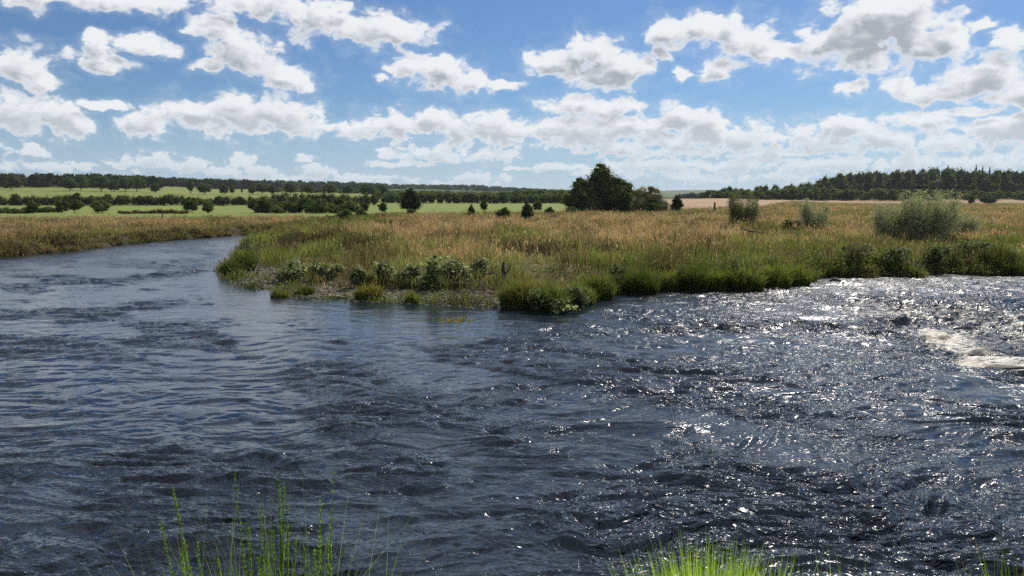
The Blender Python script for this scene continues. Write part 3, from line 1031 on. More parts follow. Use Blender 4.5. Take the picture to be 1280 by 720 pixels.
def proto(kind):
    if kind not in PROTO:
        if kind == 'round':
            o = make_tree('broadleaf_tree', 8, 7.5, 12, 2600, 0.42, TG1, TG2, 0.10, seed=1)
        elif kind == 'oak':
            o = make_tree('broadleaf_tree', 10, 11, 15, 3200, 0.50, TG1, TG2, 0.16, seed=2)
        elif kind == 'tall':
            o = make_tree('broadleaf_tree', 10, 6.4, 13, 2600, 0.45, TG1, TG2, 0.18, 0.1, seed=3)
        elif kind == 'egg':
            o = make_tree('broadleaf_tree', 8, 6.4, 14, 4200, 0.34, (0.024, 0.036, 0.014), (0.035, 0.055, 0.018), 0.02, 0.25, seed=4)
        elif kind == 'light':
            o = make_tree('broadleaf_tree', 7, 8.0, 12, 2800, 0.40, TG3, TG4, 0.05, seed=5)
        elif kind == 'brown':
            o = make_tree('broadleaf_tree', 8, 11.5, 12, 2400, 0.45, TB1, TB2, 0.12, seed=6)
        elif kind == 'bush':
            o = make_tree('bush', 3, 4.2, 9, 1800, 0.20, TG1, TG2, 0.0, seed=7, multi=3, trunk_r=0.05)
        elif kind == 'greenbush':
            o = make_tree('bush', 3, 3.6, 9, 2400, 0.17, TG3, (0.085, 0.13, 0.03), 0.0, seed=8, multi=3, trunk_r=0.05)
        elif kind == 'cone':
            o = make_tree('bush', 3.4, 3.0, 10, 2600, 0.17, (0.03, 0.05, 0.02), (0.05, 0.075, 0.028), 0.0, 0.55, seed=9, multi=2, trunk_r=0.05)
        PROTO[kind] = [o, False]
    return PROTO[kind]


HT = dict(round=8, oak=10, tall=10, egg=8, light=7, brown=8, bush=3, greenbush=3, cone=3.4)


def plant(kind, px, Y, h_px, label, cat='tree', group=None, ws=1.0):
    pr = proto(kind)
    loc, sc = put(None, px, Y, h_px, HT[kind], ws)
    rz = random.uniform(0, 6.28)
    if not pr[1]:
        pr[1] = True
        o = pr[0]
        o.location = loc; o.scale = sc; o.rotation_euler = (0, 0, rz)
        tag(o, label, cat, group)
        return o
    return copy_tree(pr[0], loc, rz, sc, label, cat, group)


# -- single trees on the upper pasture, base around y = 240
UP = 'trees along the upper pasture'
plant('brown', 15, 620, 19, 'wide brownish tree on the upper pasture at the left edge', group=UP)
up = [
    ('oak', 88, 600, 18, 1.0, 'dark tree on the upper pasture, first of the clump right of the brownish tree'),
    ('oak', 102, 625, 20, 1.0, 'dark tree on the upper pasture, second of the clump right of the brownish tree'),
    ('oak', 127, 600, 20, 1.1, 'broad dark tree in the middle of the clump on the upper pasture'),
    ('round', 143, 580, 17, 1.0, 'round dark tree in the right half of the clump on the upper pasture'),
    ('oak', 158, 590, 19, 1.0, 'dark tree with a visible trunk, near the right end of the upper clump'),
    ('oak', 172, 605, 19, 1.0, 'last dark tree at the right end of the upper clump'),
    ('round', 195, 570, 14, 0.9, 'small tree standing clear of the upper clump, on the green slope'),
    ('tall', 239, 560, 20, 0.85, 'tall narrow dark tree, the highest on the upper pasture'),
    ('oak', 257, 565, 14, 1.1, 'round dark tree just right of the tall narrow tree'),
    ('round', 281, 575, 13, 1.0, 'small round tree second right of the tall narrow tree'),
    ('round', 291, 600, 12, 0.8, 'narrow little tree third right of the tall narrow tree'),
    ('tall', 303, 600, 9, 0.5, 'thin sparse tree with a bare stem on the upper pasture'),
    ('round', 316, 590, 13, 1.0, 'round tree right of the thin sparse tree'),
    ('oak', 327, 600, 15, 1.2, 'wide dark tree at the left of the pair above the long hedge'),
    ('round', 340, 600, 12, 1.0, 'smaller tree at the right of the pair above the long hedge'),
    ('oak', 363, 600, 16, 0.9, 'single dark tree between two gaps of pale green pasture'),
    ('oak', 386, 640, 13, 1.0, 'small dark tree at the left end of the low row on the upper pasture'),
    ('oak', 412, 640, 14, 1.4, 'wide tree in the middle of the low row on the upper pasture'),
    ('round', 435, 640, 13, 1.1, 'round tree at the right end of the low row on the upper pasture'),
    ('oak', 460, 620, 17, 1.1, 'left half of the big dark tree pair above the bright field'),
    ('oak', 476, 625, 17, 1.1, 'right half of the big dark tree pair above the bright field'),
]
for kd, px, Yd, hp, ws, lb in up:
    plant(kd, px, Yd, hp, lb, group=UP, ws=ws)

# -- nearer trees at the foot of the lower pasture, base around y = 267
NR = 'trees at the edge of the golden grass'
near = [
    ('round', 42, 178, 16, 1.0, 'dark round tree at the left of the lower pasture'),
    ('round', 78, 182, 18, 1.1, 'dark tree, left one of the three merged by the lower pasture'),
    ('oak', 94, 186, 17, 0.9, 'dark tree, middle one of the three merged by the lower pasture'),
    ('light', 126, 184, 17, 1.35, 'lighter green domed tree, right one of the three merged by the lower pasture'),
    ('round', 239, 184, 21, 1.2, 'broad dark tree standing alone left of the pale track'),
    ('light', 260, 182, 17, 0.9, 'smaller greyish tree against the right side of the broad lone tree'),
    ('oak', 319, 186, 18, 1.0, 'dark tree at the left end of the big hedge mass'),
    ('round', 331, 182, 20, 1.0, 'rounded dark tree second in the big hedge mass'),
    ('light', 346, 176, 11, 1.1, 'low pale green bush at the foot of the big hedge mass'),
    ('tall', 366, 190, 22, 1.0, 'upright dark tree in the big hedge mass'),
    ('oak', 382, 186, 21, 1.0, 'full green tree in the middle of the big hedge mass'),
    ('light', 402, 180, 20, 1.0, 'bright green round tree near the right of the big hedge mass'),
    ('round', 424, 192, 20, 1.0, 'dark tree at the right end of the big hedge mass'),
    ('light', 354, 184, 15, 1.2, 'grey green rounded tree between the pale low bush and the upright dark tree'),
    ('light', 438, 182, 17, 1.2, 'mid green rounded tree just behind the spreading bush at the back channel'),
    ('round', 455, 186, 14, 0.9, 'small dark tree left of the small round one on the bright field'),
    ('round', 478, 188, 14, 1.0, 'small round dark tree at the left edge of the bright green field'),
    ('egg', 513, 186, 33, 0.98, 'large egg shaped dark tree alone in front of the bright green field'),
    ('tall', 605, 190, 17, 1.0, 'small spreading tree at the right part of the bright green field'),
    ('round', 672, 200, 15, 0.9, 'small dark tree behind the cone shaped bush'),
    ('egg', 846, 190, 24, 0.95, 'dark tree at the right end of the big clump, before the stubble field'),
]
for kd, px, Yd, hp, ws, lb in near:
    plant(kd, px, Yd, hp, lb, group=NR, ws=ws)
SB = 'bushes scattered in the golden meadow'
for kd, px, Yd, hp, ws, lb in [
    ('greenbush', 432, 128, 16, 1.5, 'spreading green bush beside the glimpse of the back channel'),
    ('bush', 452, 138, 13, 1.1, 'dark low bush right of the back channel'),
    ('bush', 513, 150, 11, 0.9, 'small dark bush in front of the egg shaped tree'),
    ('greenbush', 820, 168, 20, 1.6, 'olive bush at the foot of the rounded willow tree'),
    ('cone', 589, 150, 17, 0.8, 'narrow dark bush left of the small spreading tree'),
    ('greenbush', 630, 122, 19, 1.0, 'bright green rounded bush in the golden grass'),
    ('cone', 659, 118, 27, 1.0, 'dark cone shaped bush in the golden grass'),
    ('bush', 687, 150, 13, 0.8, 'small dark bush left of the big tree clump'),
    ('bush', 715, 160, 12, 1.0, 'low dark bush under the left edge of the big tree clump'),
    ('bush', 985, 82, 15, 1.0, 'low dark bramble left of the small silvery bush'),
    ('bush', 999, 86, 13, 1.0, 'low dark bramble touching the small silvery bush'),
    ('cone', 1214, 420, 12, 1.0, 'tiny pale bush at the field edge below the wood'),
    ('bush', 1235, 420, 13, 1.0, 'tiny dark bush at the field edge below the wood'),
]:
    plant(kd, px, Yd, hp, lb, 'bush', SB, ws)


# -- the big tree clump in the middle
def big_tree(name, px, Y, top_py, w_px, lob_n, nl, lf, c1, c2, label, base=0.0, sharp=0.0, seed=0, cat='tree', mat=None, aspect=0.6, multi=1):
    x, y = at_depth(px, Y, 1.0)
    z = height1(x, y)
    H = z_at(top_py, Y) - z
    o = make_tree(name, H, w_px / FP * Y, lob_n, nl, lf, c1, c2, base, sharp, seed, mat, aspect, multi=multi, trunk_r=H * 0.02, loc=(x, y, z - 0.1))
    tag(o, label, cat)
    return o


BD1, BD2 = (0.065, 0.080, 0.032), (0.13, 0.15, 0.06)
big_tree('broadleaf_tree', 752, 178, 199, 54, 34, 15000, 0.34, BD1, BD2, 'tall dark tree with the highest crown in the middle of the big clump', 0.0, 0.15, 12)
big_tree('broadleaf_tree', 728, 174, 218, 54, 26, 9000, 0.32, BD1, BD2, 'dark tree on the left flank of the big clump', 0.0, 0.2, 13)
big_tree('broadleaf_tree', 776, 176, 219, 52, 26, 9500, 0.32, BD1, BD2, 'dark tree on the right flank of the big clump', 0.0, 0.25, 14)
big_tree('willow_tree', 810, 172, 230, 54, 16, 7500, 0.28, (0.20, 0.19, 0.09), (0.28, 0.26, 0.13), 'olive green rounded willow leaning against the big dark clump', 0.0, 0.1, 15, mat=M_willow, aspect=0.4)


# -- silvery willows on the point
def willow_shrub(px, base_py, top_py, w_px, label, n_stem, n_leaf, c1, c2, seed):
    rs = np.random.default_rng(seed)
    p0 = on_plane(px, base_py, 0.85)
    x, y = p0[0], p0[1]
    z = height1(x, y)
    H = z_at(top_py, y) - z
    Wd = w_px / FP * y
    root = empty('willow_shrub', (x, y, z))
    parts, pts, tps = [], [], []
    for i in range(n_stem):
        a = rs.uniform(0, 6.28); r_ = Wd / 2 * math.sqrt(rs.random()) * 0.62
        bx, by = r_ * math.cos(a) * 0.7, r_ * math.sin(a) * 0.5
        lean = np.array([math.cos(a) * rs.uniform(0.1, 0.5), math.sin(a) * rs.uniform(0.1, 0.4)])
        h = H * rs.uniform(0.50, 1.06) * (1 - 0.35 * (r_ / (Wd / 2)) ** 2)
        P_ = [np.array([bx + lean[0] * h * t * 0.8 + 0.08 * math.sin(5 * t + i), by + lean[1] * h * t * 0.8, h * t - 0.1]) for t in np.linspace(0, 1, 5)]
        parts.append(tube_path(P_, [0.022, 0.017, 0.012, 0.008, 0.003], 4))
        k = n_leaf // n_stem
        t = rs.random(k) ** 0.7 * 0.98 + 0.04
        base = np.array([np.interp(t, np.linspace(0, 1, 5), [q_[j] for q_ in P_]) for j in range(3)]).T
        tps.append(t)
        off = rs.normal(size=(k, 3)) * np.array([1, 1, 0.8]) * (0.05 + 0.26 * np.sin(np.pi * np.clip(t, 0.05, 0.95)) + 0.05)[:, None]
        pts.append(base + off)
    V, Q, T, CL = merge(parts)
    mesh_obj('stems', V, Q, T, M_bark, root, smooth=True)
    pts = np.concatenate(pts)
    pts[:, 2] = np.maximum(pts[:, 2], 0.02)
    nn = rs.normal(size=pts.shape); nn /= np.linalg.norm(nn, axis=1, keepdims=True)
    V, Q, T, CL = leaves(pts, nn, 0.15 * rs.uniform(0.6, 1.4, len(pts)), 0.33, jitter(mixc(c1, c2, rs.random(len(pts))), 0.2))
    mesh_obj('foliage', V, Q, T, M_willow, root, col=CL)
    tag(root, label, 'shrub')
    return root


SV1, SV2 = (0.24, 0.25, 0.15), (0.46, 0.46, 0.31)
willow_shrub(1158, 304, 238, 104, 'large silvery willow shrub, main right hand mass on the point', 80, 27000, SV1, SV2, 3)
willow_shrub(1112, 303, 252, 64, 'silvery willow shrub, lower left shoulder of the large one', 40, 12000, SV1, SV2, 4)
willow_shrub(1204, 299, 260, 44, 'small silvery willow shrub tucked against the right of the large one', 22, 6000, SV1, SV2, 5)
willow_shrub(1018, 290, 249, 42, 'small pale silvery willow shrub between the dark brambles and the large willow', 26, 9500, (0.22, 0.24, 0.15), (0.40, 0.42, 0.28), 6)
willow_shrub(929, 286, 239, 56, 'olive green round willow shrub beside the dead branch', 44, 18000, (0.12, 0.13, 0.06), (0.22, 0.23, 0.11), 7)


# ------------------------------------------------------------------ hedges (each a thing of foliage on the field line)
def hedge(name, pts_px, Y0, Y1, h0, h1, label, dens=22, leaf=0.55, c1=TG1, c2=TG2, wid=4.0, kind=None, cat='hedge', gaps=0.0):
    global rng
    n = int(dens * abs(pts_px[-1] - pts_px[0]))
    k = max(3, int(abs(pts_px[1] - pts_px[0]) / 5.0))
    lobes = []
    for i in range(k):
        t = (i + rng.random()) / k
        px = pts_px[0] + (pts_px[1] - pts_px[0]) * t
        Y_ = Y0 + (Y1 - Y0) * t + rng.normal(0, wid * 0.3)
        x, y = at_depth(px, Y_, 1.0)
        h = rng.uniform(h0, h1)
        z = height1(x, y)
        w = rng.uniform(0.8, 1.5) * 5.5 / FP * Y_ * 0.75
        lobes.append((x, y, z + h * 0.45, w, max(wid * 0.5, w * 0.5), h * 0.55))
    p, d = lobes_cloud(lobes, n, 0.5, 0.15)
    nn = d + rng.normal(0, 0.8, d.shape); nn /= np.linalg.norm(nn, axis=1, keepdims=True)
    V, Q, T, CL = merge([leaves(p, nn, leaf * rng.uniform(0.6, 1.5, len(p)), 0.7, jitter(mixc(c1, c2, rng.random(len(p))), 0.22)), cores(lobes, c1, 0.8, ICO1)])
    o = mesh_obj(name, V, Q, T, M_leaf, col=CL)
    tag(o, label, cat, kind=kind)
    return o


hedge('hedge', (-60, 240), 345, 345, 3.2, 5.0, 'long dark hedgerow between the lower and upper pasture, left stretch', 45, 0.55, wid=5)
hedge('hedge', (238, 345), 345, 345, 2.8, 4.6, 'dark hedgerow behind the two lone trees, left of the hedge mass', 45, 0.55, wid=5)
hedge('hedge', (340, 470), 350, 355, 4.0, 6.5, 'tall dark hedgerow behind the big hedge mass', 50, 0.6, wid=6)
hedge('hedge', (465, 715), 420, 430, 5.0, 8.0, 'dark belt of hedge at the far side of the bright green field', 50, 0.7, wid=8)
hedge('hedge', (30, 75), 190, 190, 0.9, 1.6, 'low scrub line beside the dark round tree at the left', 40, 0.3, wid=3)
hedge('hedge', (150, 232), 175, 175, 0.5, 1.1, 'low reddish brown scrub along the lower pasture', 30, 0.26, (0.10, 0.07, 0.04), (0.12, 0.09, 0.05), wid=3)
hedge('hedge', (-30, 40), 180, 180, 0.6, 1.5, 'low dark scrub at the left edge in front of the lower pasture', 40, 0.3, wid=3)
hedge('hedge', (318, 430), 184, 184, 1.8, 3.0, 'low bushes filling the foot of the big hedge mass', 60, 0.3, wid=4)
# taller bushes rising out of the long hedgerow: nothing tells them apart at this size
HB = 'bushes rising from the long hedgerow'
for kd, px, hp, lb in [('round', 20, 16, 'bush with two rounded tops above the long hedgerow near the left edge'),
                       ('round', 34, 12, 'low bush beside the double topped one in the long hedgerow'),
                       ('tall', 97, 17, 'bush standing highest from the left stretch of the long hedgerow'),
                       ('round', 114, 13, 'bush right of the highest one in the long hedgerow'),
                       ('light', 135, 15, 'lighter green bush in the long hedgerow'),
                       ('round', 152, 12, 'small bush right of the lighter green one in the long hedgerow'),
                       ('round', 175, 13, 'left bush of the pair in the long hedgerow above the reddish scrub'),
                       ('round', 188, 13, 'right bush of the pair in the long hedgerow above the reddish scrub'),
                       ('oak', 210, 14, 'wide bush in the long hedgerow left of the broad lone tree'),
                       ('round', 275, 13, 'round bush in the hedgerow behind the two lone trees'),
                       ('round', 300, 12, 'last round bush in the hedgerow before the hedge mass')]:
    plant(kd, px, 343, hp, lb, 'bush', HB)


# ------------------------------------------------------------------ far woods, each reads as one mass
def wood(name, label, rows, leaf, per, c1=TG1, c2=TG2):
    """rows: (px0, px1, Y0, Y1, count, tree height, width, skyline pixel rows or None)"""
    lobes, scale = [], []
    for px0, px1, Y0, Y1, cnt, th, tw in rows:
        for i in range(cnt):
            t = (i + rng.random() * 0.9) / cnt
            px = px0 + (px1 - px0) * t
            Y_ = rng.uniform(Y0, Y1)
            x, y = at_depth(px, Y_, 5.0)
            if isinstance(th, list):
                topz = z_at(np.interp(px, *zip(*th)), Y_)
                z = height1(x, y)
                h = max(4.0, topz - z) * rng.uniform(0.86, 1.03)
            else:
                z = height1(x, y)
                h = th * rng.uniform(0.7, 1.15)
            w = tw * rng.uniform(0.7, 1.25) / 2
            for q_ in range(3):
                lobes.append((x + rng.normal(0, w * 0.4), y + rng.normal(0, w * 0.4), z + h * (0.30 + 0.2 * q_), w * (1 - 0.2 * q_), w * (1 - 0.2 * q_), h * (0.30)))
    n = len(lobes) * per
    p, d = lobes_cloud(lobes, n, 0.3, 0.10)
    nn = d + rng.normal(0, 0.6, d.shape); nn /= np.linalg.norm(nn, axis=1, keepdims=True)
    idc = hash2(np.floor(p[:, 0] / 9), np.floor(p[:, 1] / 9), 5)
    V, Q, T, CL = leaves(p, nn, leaf * rng.uniform(0.6, 1.5, n), 0.75, jitter(mixc(c1, c2, np.clip(idc * 1.2 - 0.1 + rng.normal(0, .15, n), 0, 1)), 0.2))
    V, Q, T, CL = merge([(V, Q, T, CL), cores(lobes, c1, 0.86, ICO1)])
    o = mesh_obj(name, V, Q, T, M_leaf, col=CL)
    tag(o, label, 'wood', kind='stuff')
    return o


SKL = [(-300, 216), (0, 216), (50, 216), (130, 216.5), (165, 218.5), (240, 222), (300, 224), (380, 225.5), (440, 227), (500, 230), (600, 231), (640, 234), (720, 238), (760, 238)]
wood('woodland', 'dark wood on the hill behind the upper pasture at the left',
     [(-120, 200, 740, 800, 60, SKL, 13), (-120, 150, 850, 980, 36, SKL, 15), (150, 330, 1000, 1100, 26, SKL, 16)], 1.5, 130, (0.02, 0.032, 0.014), (0.035, 0.05, 0.02))
wood('woodland', 'long low wood along the left horizon ridge',
     [(160, 480, 1300, 1600, 90, SKL, 22), (440, 760, 2000, 2500, 90, SKL, 32)], 3.0, 90, (0.03, 0.05, 0.028), (0.045, 0.065, 0.035))
wood('woodland', 'band of trees behind the bright green field and left of the big clump',
     [(480, 720, 560, 700, 55, [(480, 240), (560, 240), (640, 239), (720, 236), (760, 236)], 12), (640, 720, 460, 520, 16, [(640, 238), (665, 235), (690, 237), (730, 236)], 9),
      (330, 560, 760, 900, 46, [(330, 236), (450, 237), (560, 239)], 12)], 1.2, 110)
SKR = [(850, 241), (885, 237), (905, 231.5), (925, 234), (960, 230), (985, 229), (1012, 227), (1028, 222), (1034, 215), (1060, 213.5), (1100, 212.5), (1130, 210.5), (1150, 211),
       (1168, 206.5), (1190, 208.5), (1205, 212), (1225, 211), (1280, 210.5), (1400, 209), (1700, 212)]
SKR2 = [(860, 243), (900, 238), (960, 236), (1010, 232), (1060, 236), (1100, 235), (1280, 238), (1700, 238)]
wood('woodland', 'dark wood rising behind the meadow at the right',
     [(1030, 1450, 620, 680, 70, SKR, 13), (1030, 1450, 720, 820, 60, SKR, 15), (1450, 1900, 620, 760, 40, SKR, 16)], 1.1, 150, (0.05, 0.07, 0.028), (0.11, 0.135, 0.05))
wood('woodland', 'lighter row of trees in front of the right hand wood',
     [(895, 1120, 540, 580, 44, SKR2, 9), (1100, 1400, 540, 580, 40, SKR2, 9), (885, 1030, 600, 660, 26, [(885, 238), (905, 232), (925, 235), (960, 231), (1010, 228), (1030, 226)], 10)], 0.9, 140, (0.06, 0.085, 0.028), (0.11, 0.14, 0.05))
wood('woodland', 'thin distant tree line between the big clump and the stubble field',
     [(850, 905, 900, 1100, 22, 8, 9)], 1.5, 70, (0.045, 0.065, 0.03), (0.06, 0.085, 0.04))


def conifer(px, Y, top_py, label):
    x, y = at_depth(px, Y, 8.0)
    z = height1(x, y); H = z_at(top_py, Y) - z
    root = empty('conifer', (x, y, z))
    V, Q, T, CL = tube_path([(0, 0, -.3), (0, 0, H * .5), (0, 0, H)], [0.3, 0.2, 0.04])
    mesh_obj('trunk', V, Q, T, M_bark, root)
    n = 1500
    t = rng.random(n) ** 0.7
    t = np.round(t * 16) / 16 + rng.normal(0, 0.012, n)
    r_ = (1 - t) * H * 0.17 * np.sqrt(rng.random(n)) + 0.1
    a = rng.uniform(0, 6.28, n)
    p = np.stack([r_ * np.cos(a), r_ * np.sin(a), H * (0.12 + 0.88 * t) - r_ * 0.25], -1)
    nn = rng.normal(size=(n, 3)) + np.array([0, 0, 1.5]); nn /= np.linalg.norm(nn, axis=1, keepdims=True)
    V, Q, T, CL = leaves(p, nn, rng.uniform(0.5, 1.1, n), 0.4, jitter(mixc((0.018, 0.03, 0.016), (0.03, 0.045, 0.022), rng.random(n))))
    mesh_obj('crown', V, Q, T, M_leaf, root, col=CL)
    tag(root, label, 'tree', 'conifers on the right hand wood')


conifer(1218, 690, 206.5, 'dark conifer, tallest spire above the right hand wood')
conifer(1226, 700, 208.5, 'dark conifer next to the tallest spire above the wood')
conifer(1235, 700, 209, 'dark conifer at the right of the spires above the wood')
conifer(1183, 650, 207, 'dark conifer left of the spires, on the crest of the wood')


# ------------------------------------------------------------------ riverside tussocks and leafy clumps
def tussock(px, py, h_px, w_px, label, n=1500, ct=LIME, cb=GREEN, name='grass_tussock', cat='grass tussock', group='tussocks along the water edge'):
    cb = tuple(np.array(cb) * 1.2 + np.array((0.03, 0.02, 0.0))); ct = tuple(np.array(ct) * 1.15 + np.array((0.03, 0.01, 0.01)))
    n = int(n * 1.3)
    p0 = on_plane(px, py, 0.12)
    x, y = p0[0], p0[1]
    z = max(height1(x, y), -0.02)
    sc = y / FP
    H, Wd = h_px * sc, w_px * sc
    rr = np.sqrt(rng.random(n)) * Wd / 2 * 0.95
    a = rng.uniform(0, 6.28, n)
    pos = np.stack([rr * np.cos(a), rr * np.sin(a) * 0.8, np.full(n, -0.05)], -1)
    pos[:, 2] += np.clip(height(x + pos[:, 0], y + pos[:, 1]), -0.05, 2) - z
    h = H * (0.35 + 0.75 * rng.random(n) ** 0.8) * (1 - 0.5 * (rr / (Wd / 2)) ** 2) * (0.8 + 0.4 * np.sin(a * 2.3 + x) ** 2)
    t = np.clip(rng.normal(0.5, 0.3, n), 0, 1)
    az = a + rng.normal(0, 0.7, n)
    lean = rng.uniform(0.1, 0.85, n)
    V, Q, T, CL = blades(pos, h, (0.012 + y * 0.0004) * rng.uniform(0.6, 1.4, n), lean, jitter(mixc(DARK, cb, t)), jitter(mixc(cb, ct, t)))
    V += 0
    o = mesh_obj(name, V, Q, T, M_grass, col=CL)
    o.location = (x, y, z)
    tag(o, label, cat, group)
    return o


def leafy(px, py, h_px, w_px, label, n=1100, size=0.17, c1=(0.16, 0.18, 0.08), c2=(0.32, 0.34, 0.18), group='leafy clumps on the gravel shore'):
    p0 = on_plane(px, py, 0.15)
    x, y = p0[0], p0[1]
    z = max(height1(x, y), -0.02)
    sc = y / FP
    H, Wd = h_px * sc, w_px * sc * 1.3
    root = empty('leafy_plant', (x, y, z))
    lobes = []
    for i in range(7):
        a = rng.uniform(0, 6.28); r_ = Wd / 2 * rng.uniform(0, 0.62)
        s_ = rng.uniform(0.12, 0.26)
        lobes.append((r_ * math.cos(a), r_ * math.sin(a), H * rng.uniform(0.15, 0.72), Wd * s_, Wd * s_, H * rng.uniform(0.16, 0.36)))
    p, d = lobes_cloud(lobes, n, 0.7, 0.2)
    p[:, 2] = np.abs(p[:, 2]) + 0.02
    nn = rng.normal(size=p.shape) * 0.7 + np.array([0, 0, 1.0]) + d * 0.4; nn /= np.linalg.norm(nn, axis=1, keepdims=True)
    V, Q, T, CL = leaves(p, nn, size * rng.uniform(0.35, 1.7, n), 0.75, jitter(mixc(c1, c2, rng.random(n)), 0.3))
    mesh_obj('foliage', V, Q, T, M_willow, root, col=CL)
    ns = 26
    sp = []
    for i in range(ns):
        a = rng.uniform(0, 6.28); r_ = Wd * 0.33 * math.sqrt(rng.random())
        sp.append(tube_path([(r_ * .4 * math.cos(a), r_ * .4 * math.sin(a), -.05), (r_ * math.cos(a), r_ * math.sin(a), H * rng.uniform(.4, .7))], [0.012, 0.006], 4))
    V, Q, T, CL = merge(sp)
    mesh_obj('stems', V, Q, T, M_bark, root)
    tag(root, label, 'plant', group)



def fringe():
    """overhanging grass and herbs along every shore, drooping over the water"""
    for nm, line, lb, n, closed in (('shore_fringe', P_front[2:-1], 'overhanging green plants fringing the shore of the point', 60000, False),
                                    ('shore_fringe', P_left[4:-1], 'olive and brown plants overhanging the water on the far bank', 42000, False)):
        sl = np.linalg.norm(np.diff(line, axis=0), axis=1)
        dm = np.linalg.norm((line[1:] + line[:-1]) / 2, axis=1)
        pr = sl / dm ** 1.2; pr /= pr.sum()
        sg = rng.choice(len(sl), n, p=pr)
        t = rng.random(n)
        p = line[sg] + (line[sg + 1] - line[sg]) * t[:, None]
        p = p + rng.normal(0, 1.15, (n, 2))
        sd = land_sd(p[:, 0], p[:, 1])
        gr = (seg_dist(p[:, 0], p[:, 1], BEACH, False) < 5.5) & (640 + FP * p[:, 0] / p[:, 1] < 650) & (rng.random(n) > 0.15)
        th = fbm(p[:, 0] / 1.1, p[:, 1] / 1.6, 3, 81)
        m = (sd > -0.12) & (sd < 1.9) & ~gr & (th > 0.38)
        p, sd, th = p[m], sd[m], th[m]
        k = len(p)
        z = height(p[:, 0], p[:, 1], sd)
        h = (0.25 + 1.5 * (th - 0.38)) * rng.uniform(0.5, 1.2, k)
        w = (0.014 + p[:, 1] * 0.00045) * rng.uniform(0.6, 1.5, k)
        tt = np.clip(rng.normal(0.5, 0.35, k), 0, 1)
        left = nm and 'far bank' in lb
        gt = mixc((0.09, 0.11, 0.03), (0.26, 0.21, 0.10) if left else (0.20, 0.23, 0.06), tt)
        gt = np.where((rng.random(k) < (0.3 if left else 0.08))[:, None], np.array((0.22, 0.16, 0.09)), gt)
        pos = np.stack([p[:, 0], p[:, 1], np.maximum(z, -0.02) - 0.03], -1)
        A_ = blades(pos, h, w, rng.uniform(0.2, 0.9, k), jitter(gt * 0.6), jitter(gt))
        q = rng.integers(0, k, k)
        hp = pos[q] + np.stack([rng.normal(0, 0.15, len(q)), rng.normal(0, 0.15, len(q)), h[q] * rng.uniform(0.1, 0.95, len(q))], -1)
        hp[:, 2] = np.maximum(hp[:, 2], 0.02)
        nn = rng.normal(size=(len(q), 3)) * 0.8 + np.array([0, 0, 0.7]); nn /= np.linalg.norm(nn, axis=1, keepdims=True)
        B_ = leaves(hp, nn, (0.07 + p[q, 1] * 0.0013) * rng.uniform(0.6, 1.4, len(q)), 0.6, jitter(gt[q] * 0.95))
        V, Q, T, CL = merge([A_, B_])
        tag(mesh_obj(nm, V, Q, T, M_grass, col=CL), lb, 'grass', kind='stuff')


make_meadow()
fringe()

OL = (0.22, 0.21, 0.06)
for a_ in [
    (650, 380, 46, 52, 'tussock of green grass where the gravel ends, beside the dead stump', 2200, OL, (0.11, 0.14, 0.03)),
    (690, 384, 46, 40, 'green tussock jutting furthest into the river', 2000, (0.17, 0.22, 0.05), (0.08, 0.12, 0.025)),
    (722, 376, 34, 44, 'leaning tussock tucked behind the furthest jutting one at the water', 1600, LIME, GREEN),
    (747, 369, 44, 40, 'dark green tussock hanging over the water right of the leaning one', 1800, LIME, (0.06, 0.10, 0.02)),
    (800, 363, 42, 44, 'deep green tussock in the shaded recess of the shore', 1800, (0.10, 0.15, 0.03), (0.05, 0.08, 0.018)),
    (835, 360, 36, 26, 'narrow pale green tussock in the middle of the shore', 1200, LIME, GREEN),
    (868, 360, 44, 34, 'upright dark tussock right of the narrow pale one', 1600, (0.10, 0.15, 0.03), (0.05, 0.08, 0.018)),
    (898, 359, 34, 26, 'small bright lime tussock between two dark ones', 1100, (0.20, 0.28, 0.04), GREEN),
    (930, 359, 42, 48, 'broad dark green tussock reaching down to the water', 2000, LIME, (0.06, 0.10, 0.02)),
    (968, 356, 38, 38, 'bright topped tussock left of the last one before the cut bank', 1600, (0.18, 0.25, 0.04), GREEN),
    (995, 353, 36, 34, 'last bright tussock before the dark cut bank', 1400, (0.18, 0.25, 0.04), GREEN),
    (1255, 340, 30, 60, 'wide dark tussock under the right end of the cut bank', 1800, (0.10, 0.14, 0.03), (0.05, 0.07, 0.018)),
    (290, 342, 26, 26, 'dark green tussock on the very tip of the gravel point', 1300, (0.08, 0.12, 0.03), (0.05, 0.08, 0.02)),
    (306, 338, 30, 24, 'second dark tussock from the tip of the gravel point', 1300, (0.09, 0.13, 0.03), (0.05, 0.08, 0.02)),
    (349, 368, 18, 22, 'small yellow green tuft on the gravel near the left water edge', 500, OL, (0.12, 0.15, 0.03)),
    (380, 366, 18, 26, 'low olive tuft on the gravel, second from the left', 500, (0.12, 0.14, 0.04), (0.07, 0.09, 0.02)),
    (460, 372, 26, 34, 'bushy olive tuft in the middle of the gravel', 900, OL, (0.12, 0.14, 0.03)),
    (515, 376, 20, 18, 'small bright green tuft right of the bushy olive one', 500, LIME, GREEN),
]:
    tussock(*a_)
for a_ in [
    (362, 352, 28, 44, 'mid green leafy plant at the left end of the leafy row'),
    (408, 352, 24, 38, 'low leafy plant with yellowish tops, second in the leafy row'),
    (450, 360, 30, 34, 'dark hearted leafy plant with a grassy skirt, left of the gap'),
    (484, 359, 30, 36, 'grey green leafy plant with a dark hollow at its foot'),
    (512, 360, 32, 38, 'broad leaved grey green plant in the middle of the leafy row'),
    (543, 362, 40, 48, 'tallest grey green leafy plant, with large pale leaves'),
    (574, 361, 36, 44, 'pale leaved plant just right of the tallest leafy one'),
    (600, 356, 24, 32, 'smaller leafy plant at the right end of the leafy row, by the stump'),
]:
    leafy(*a_)
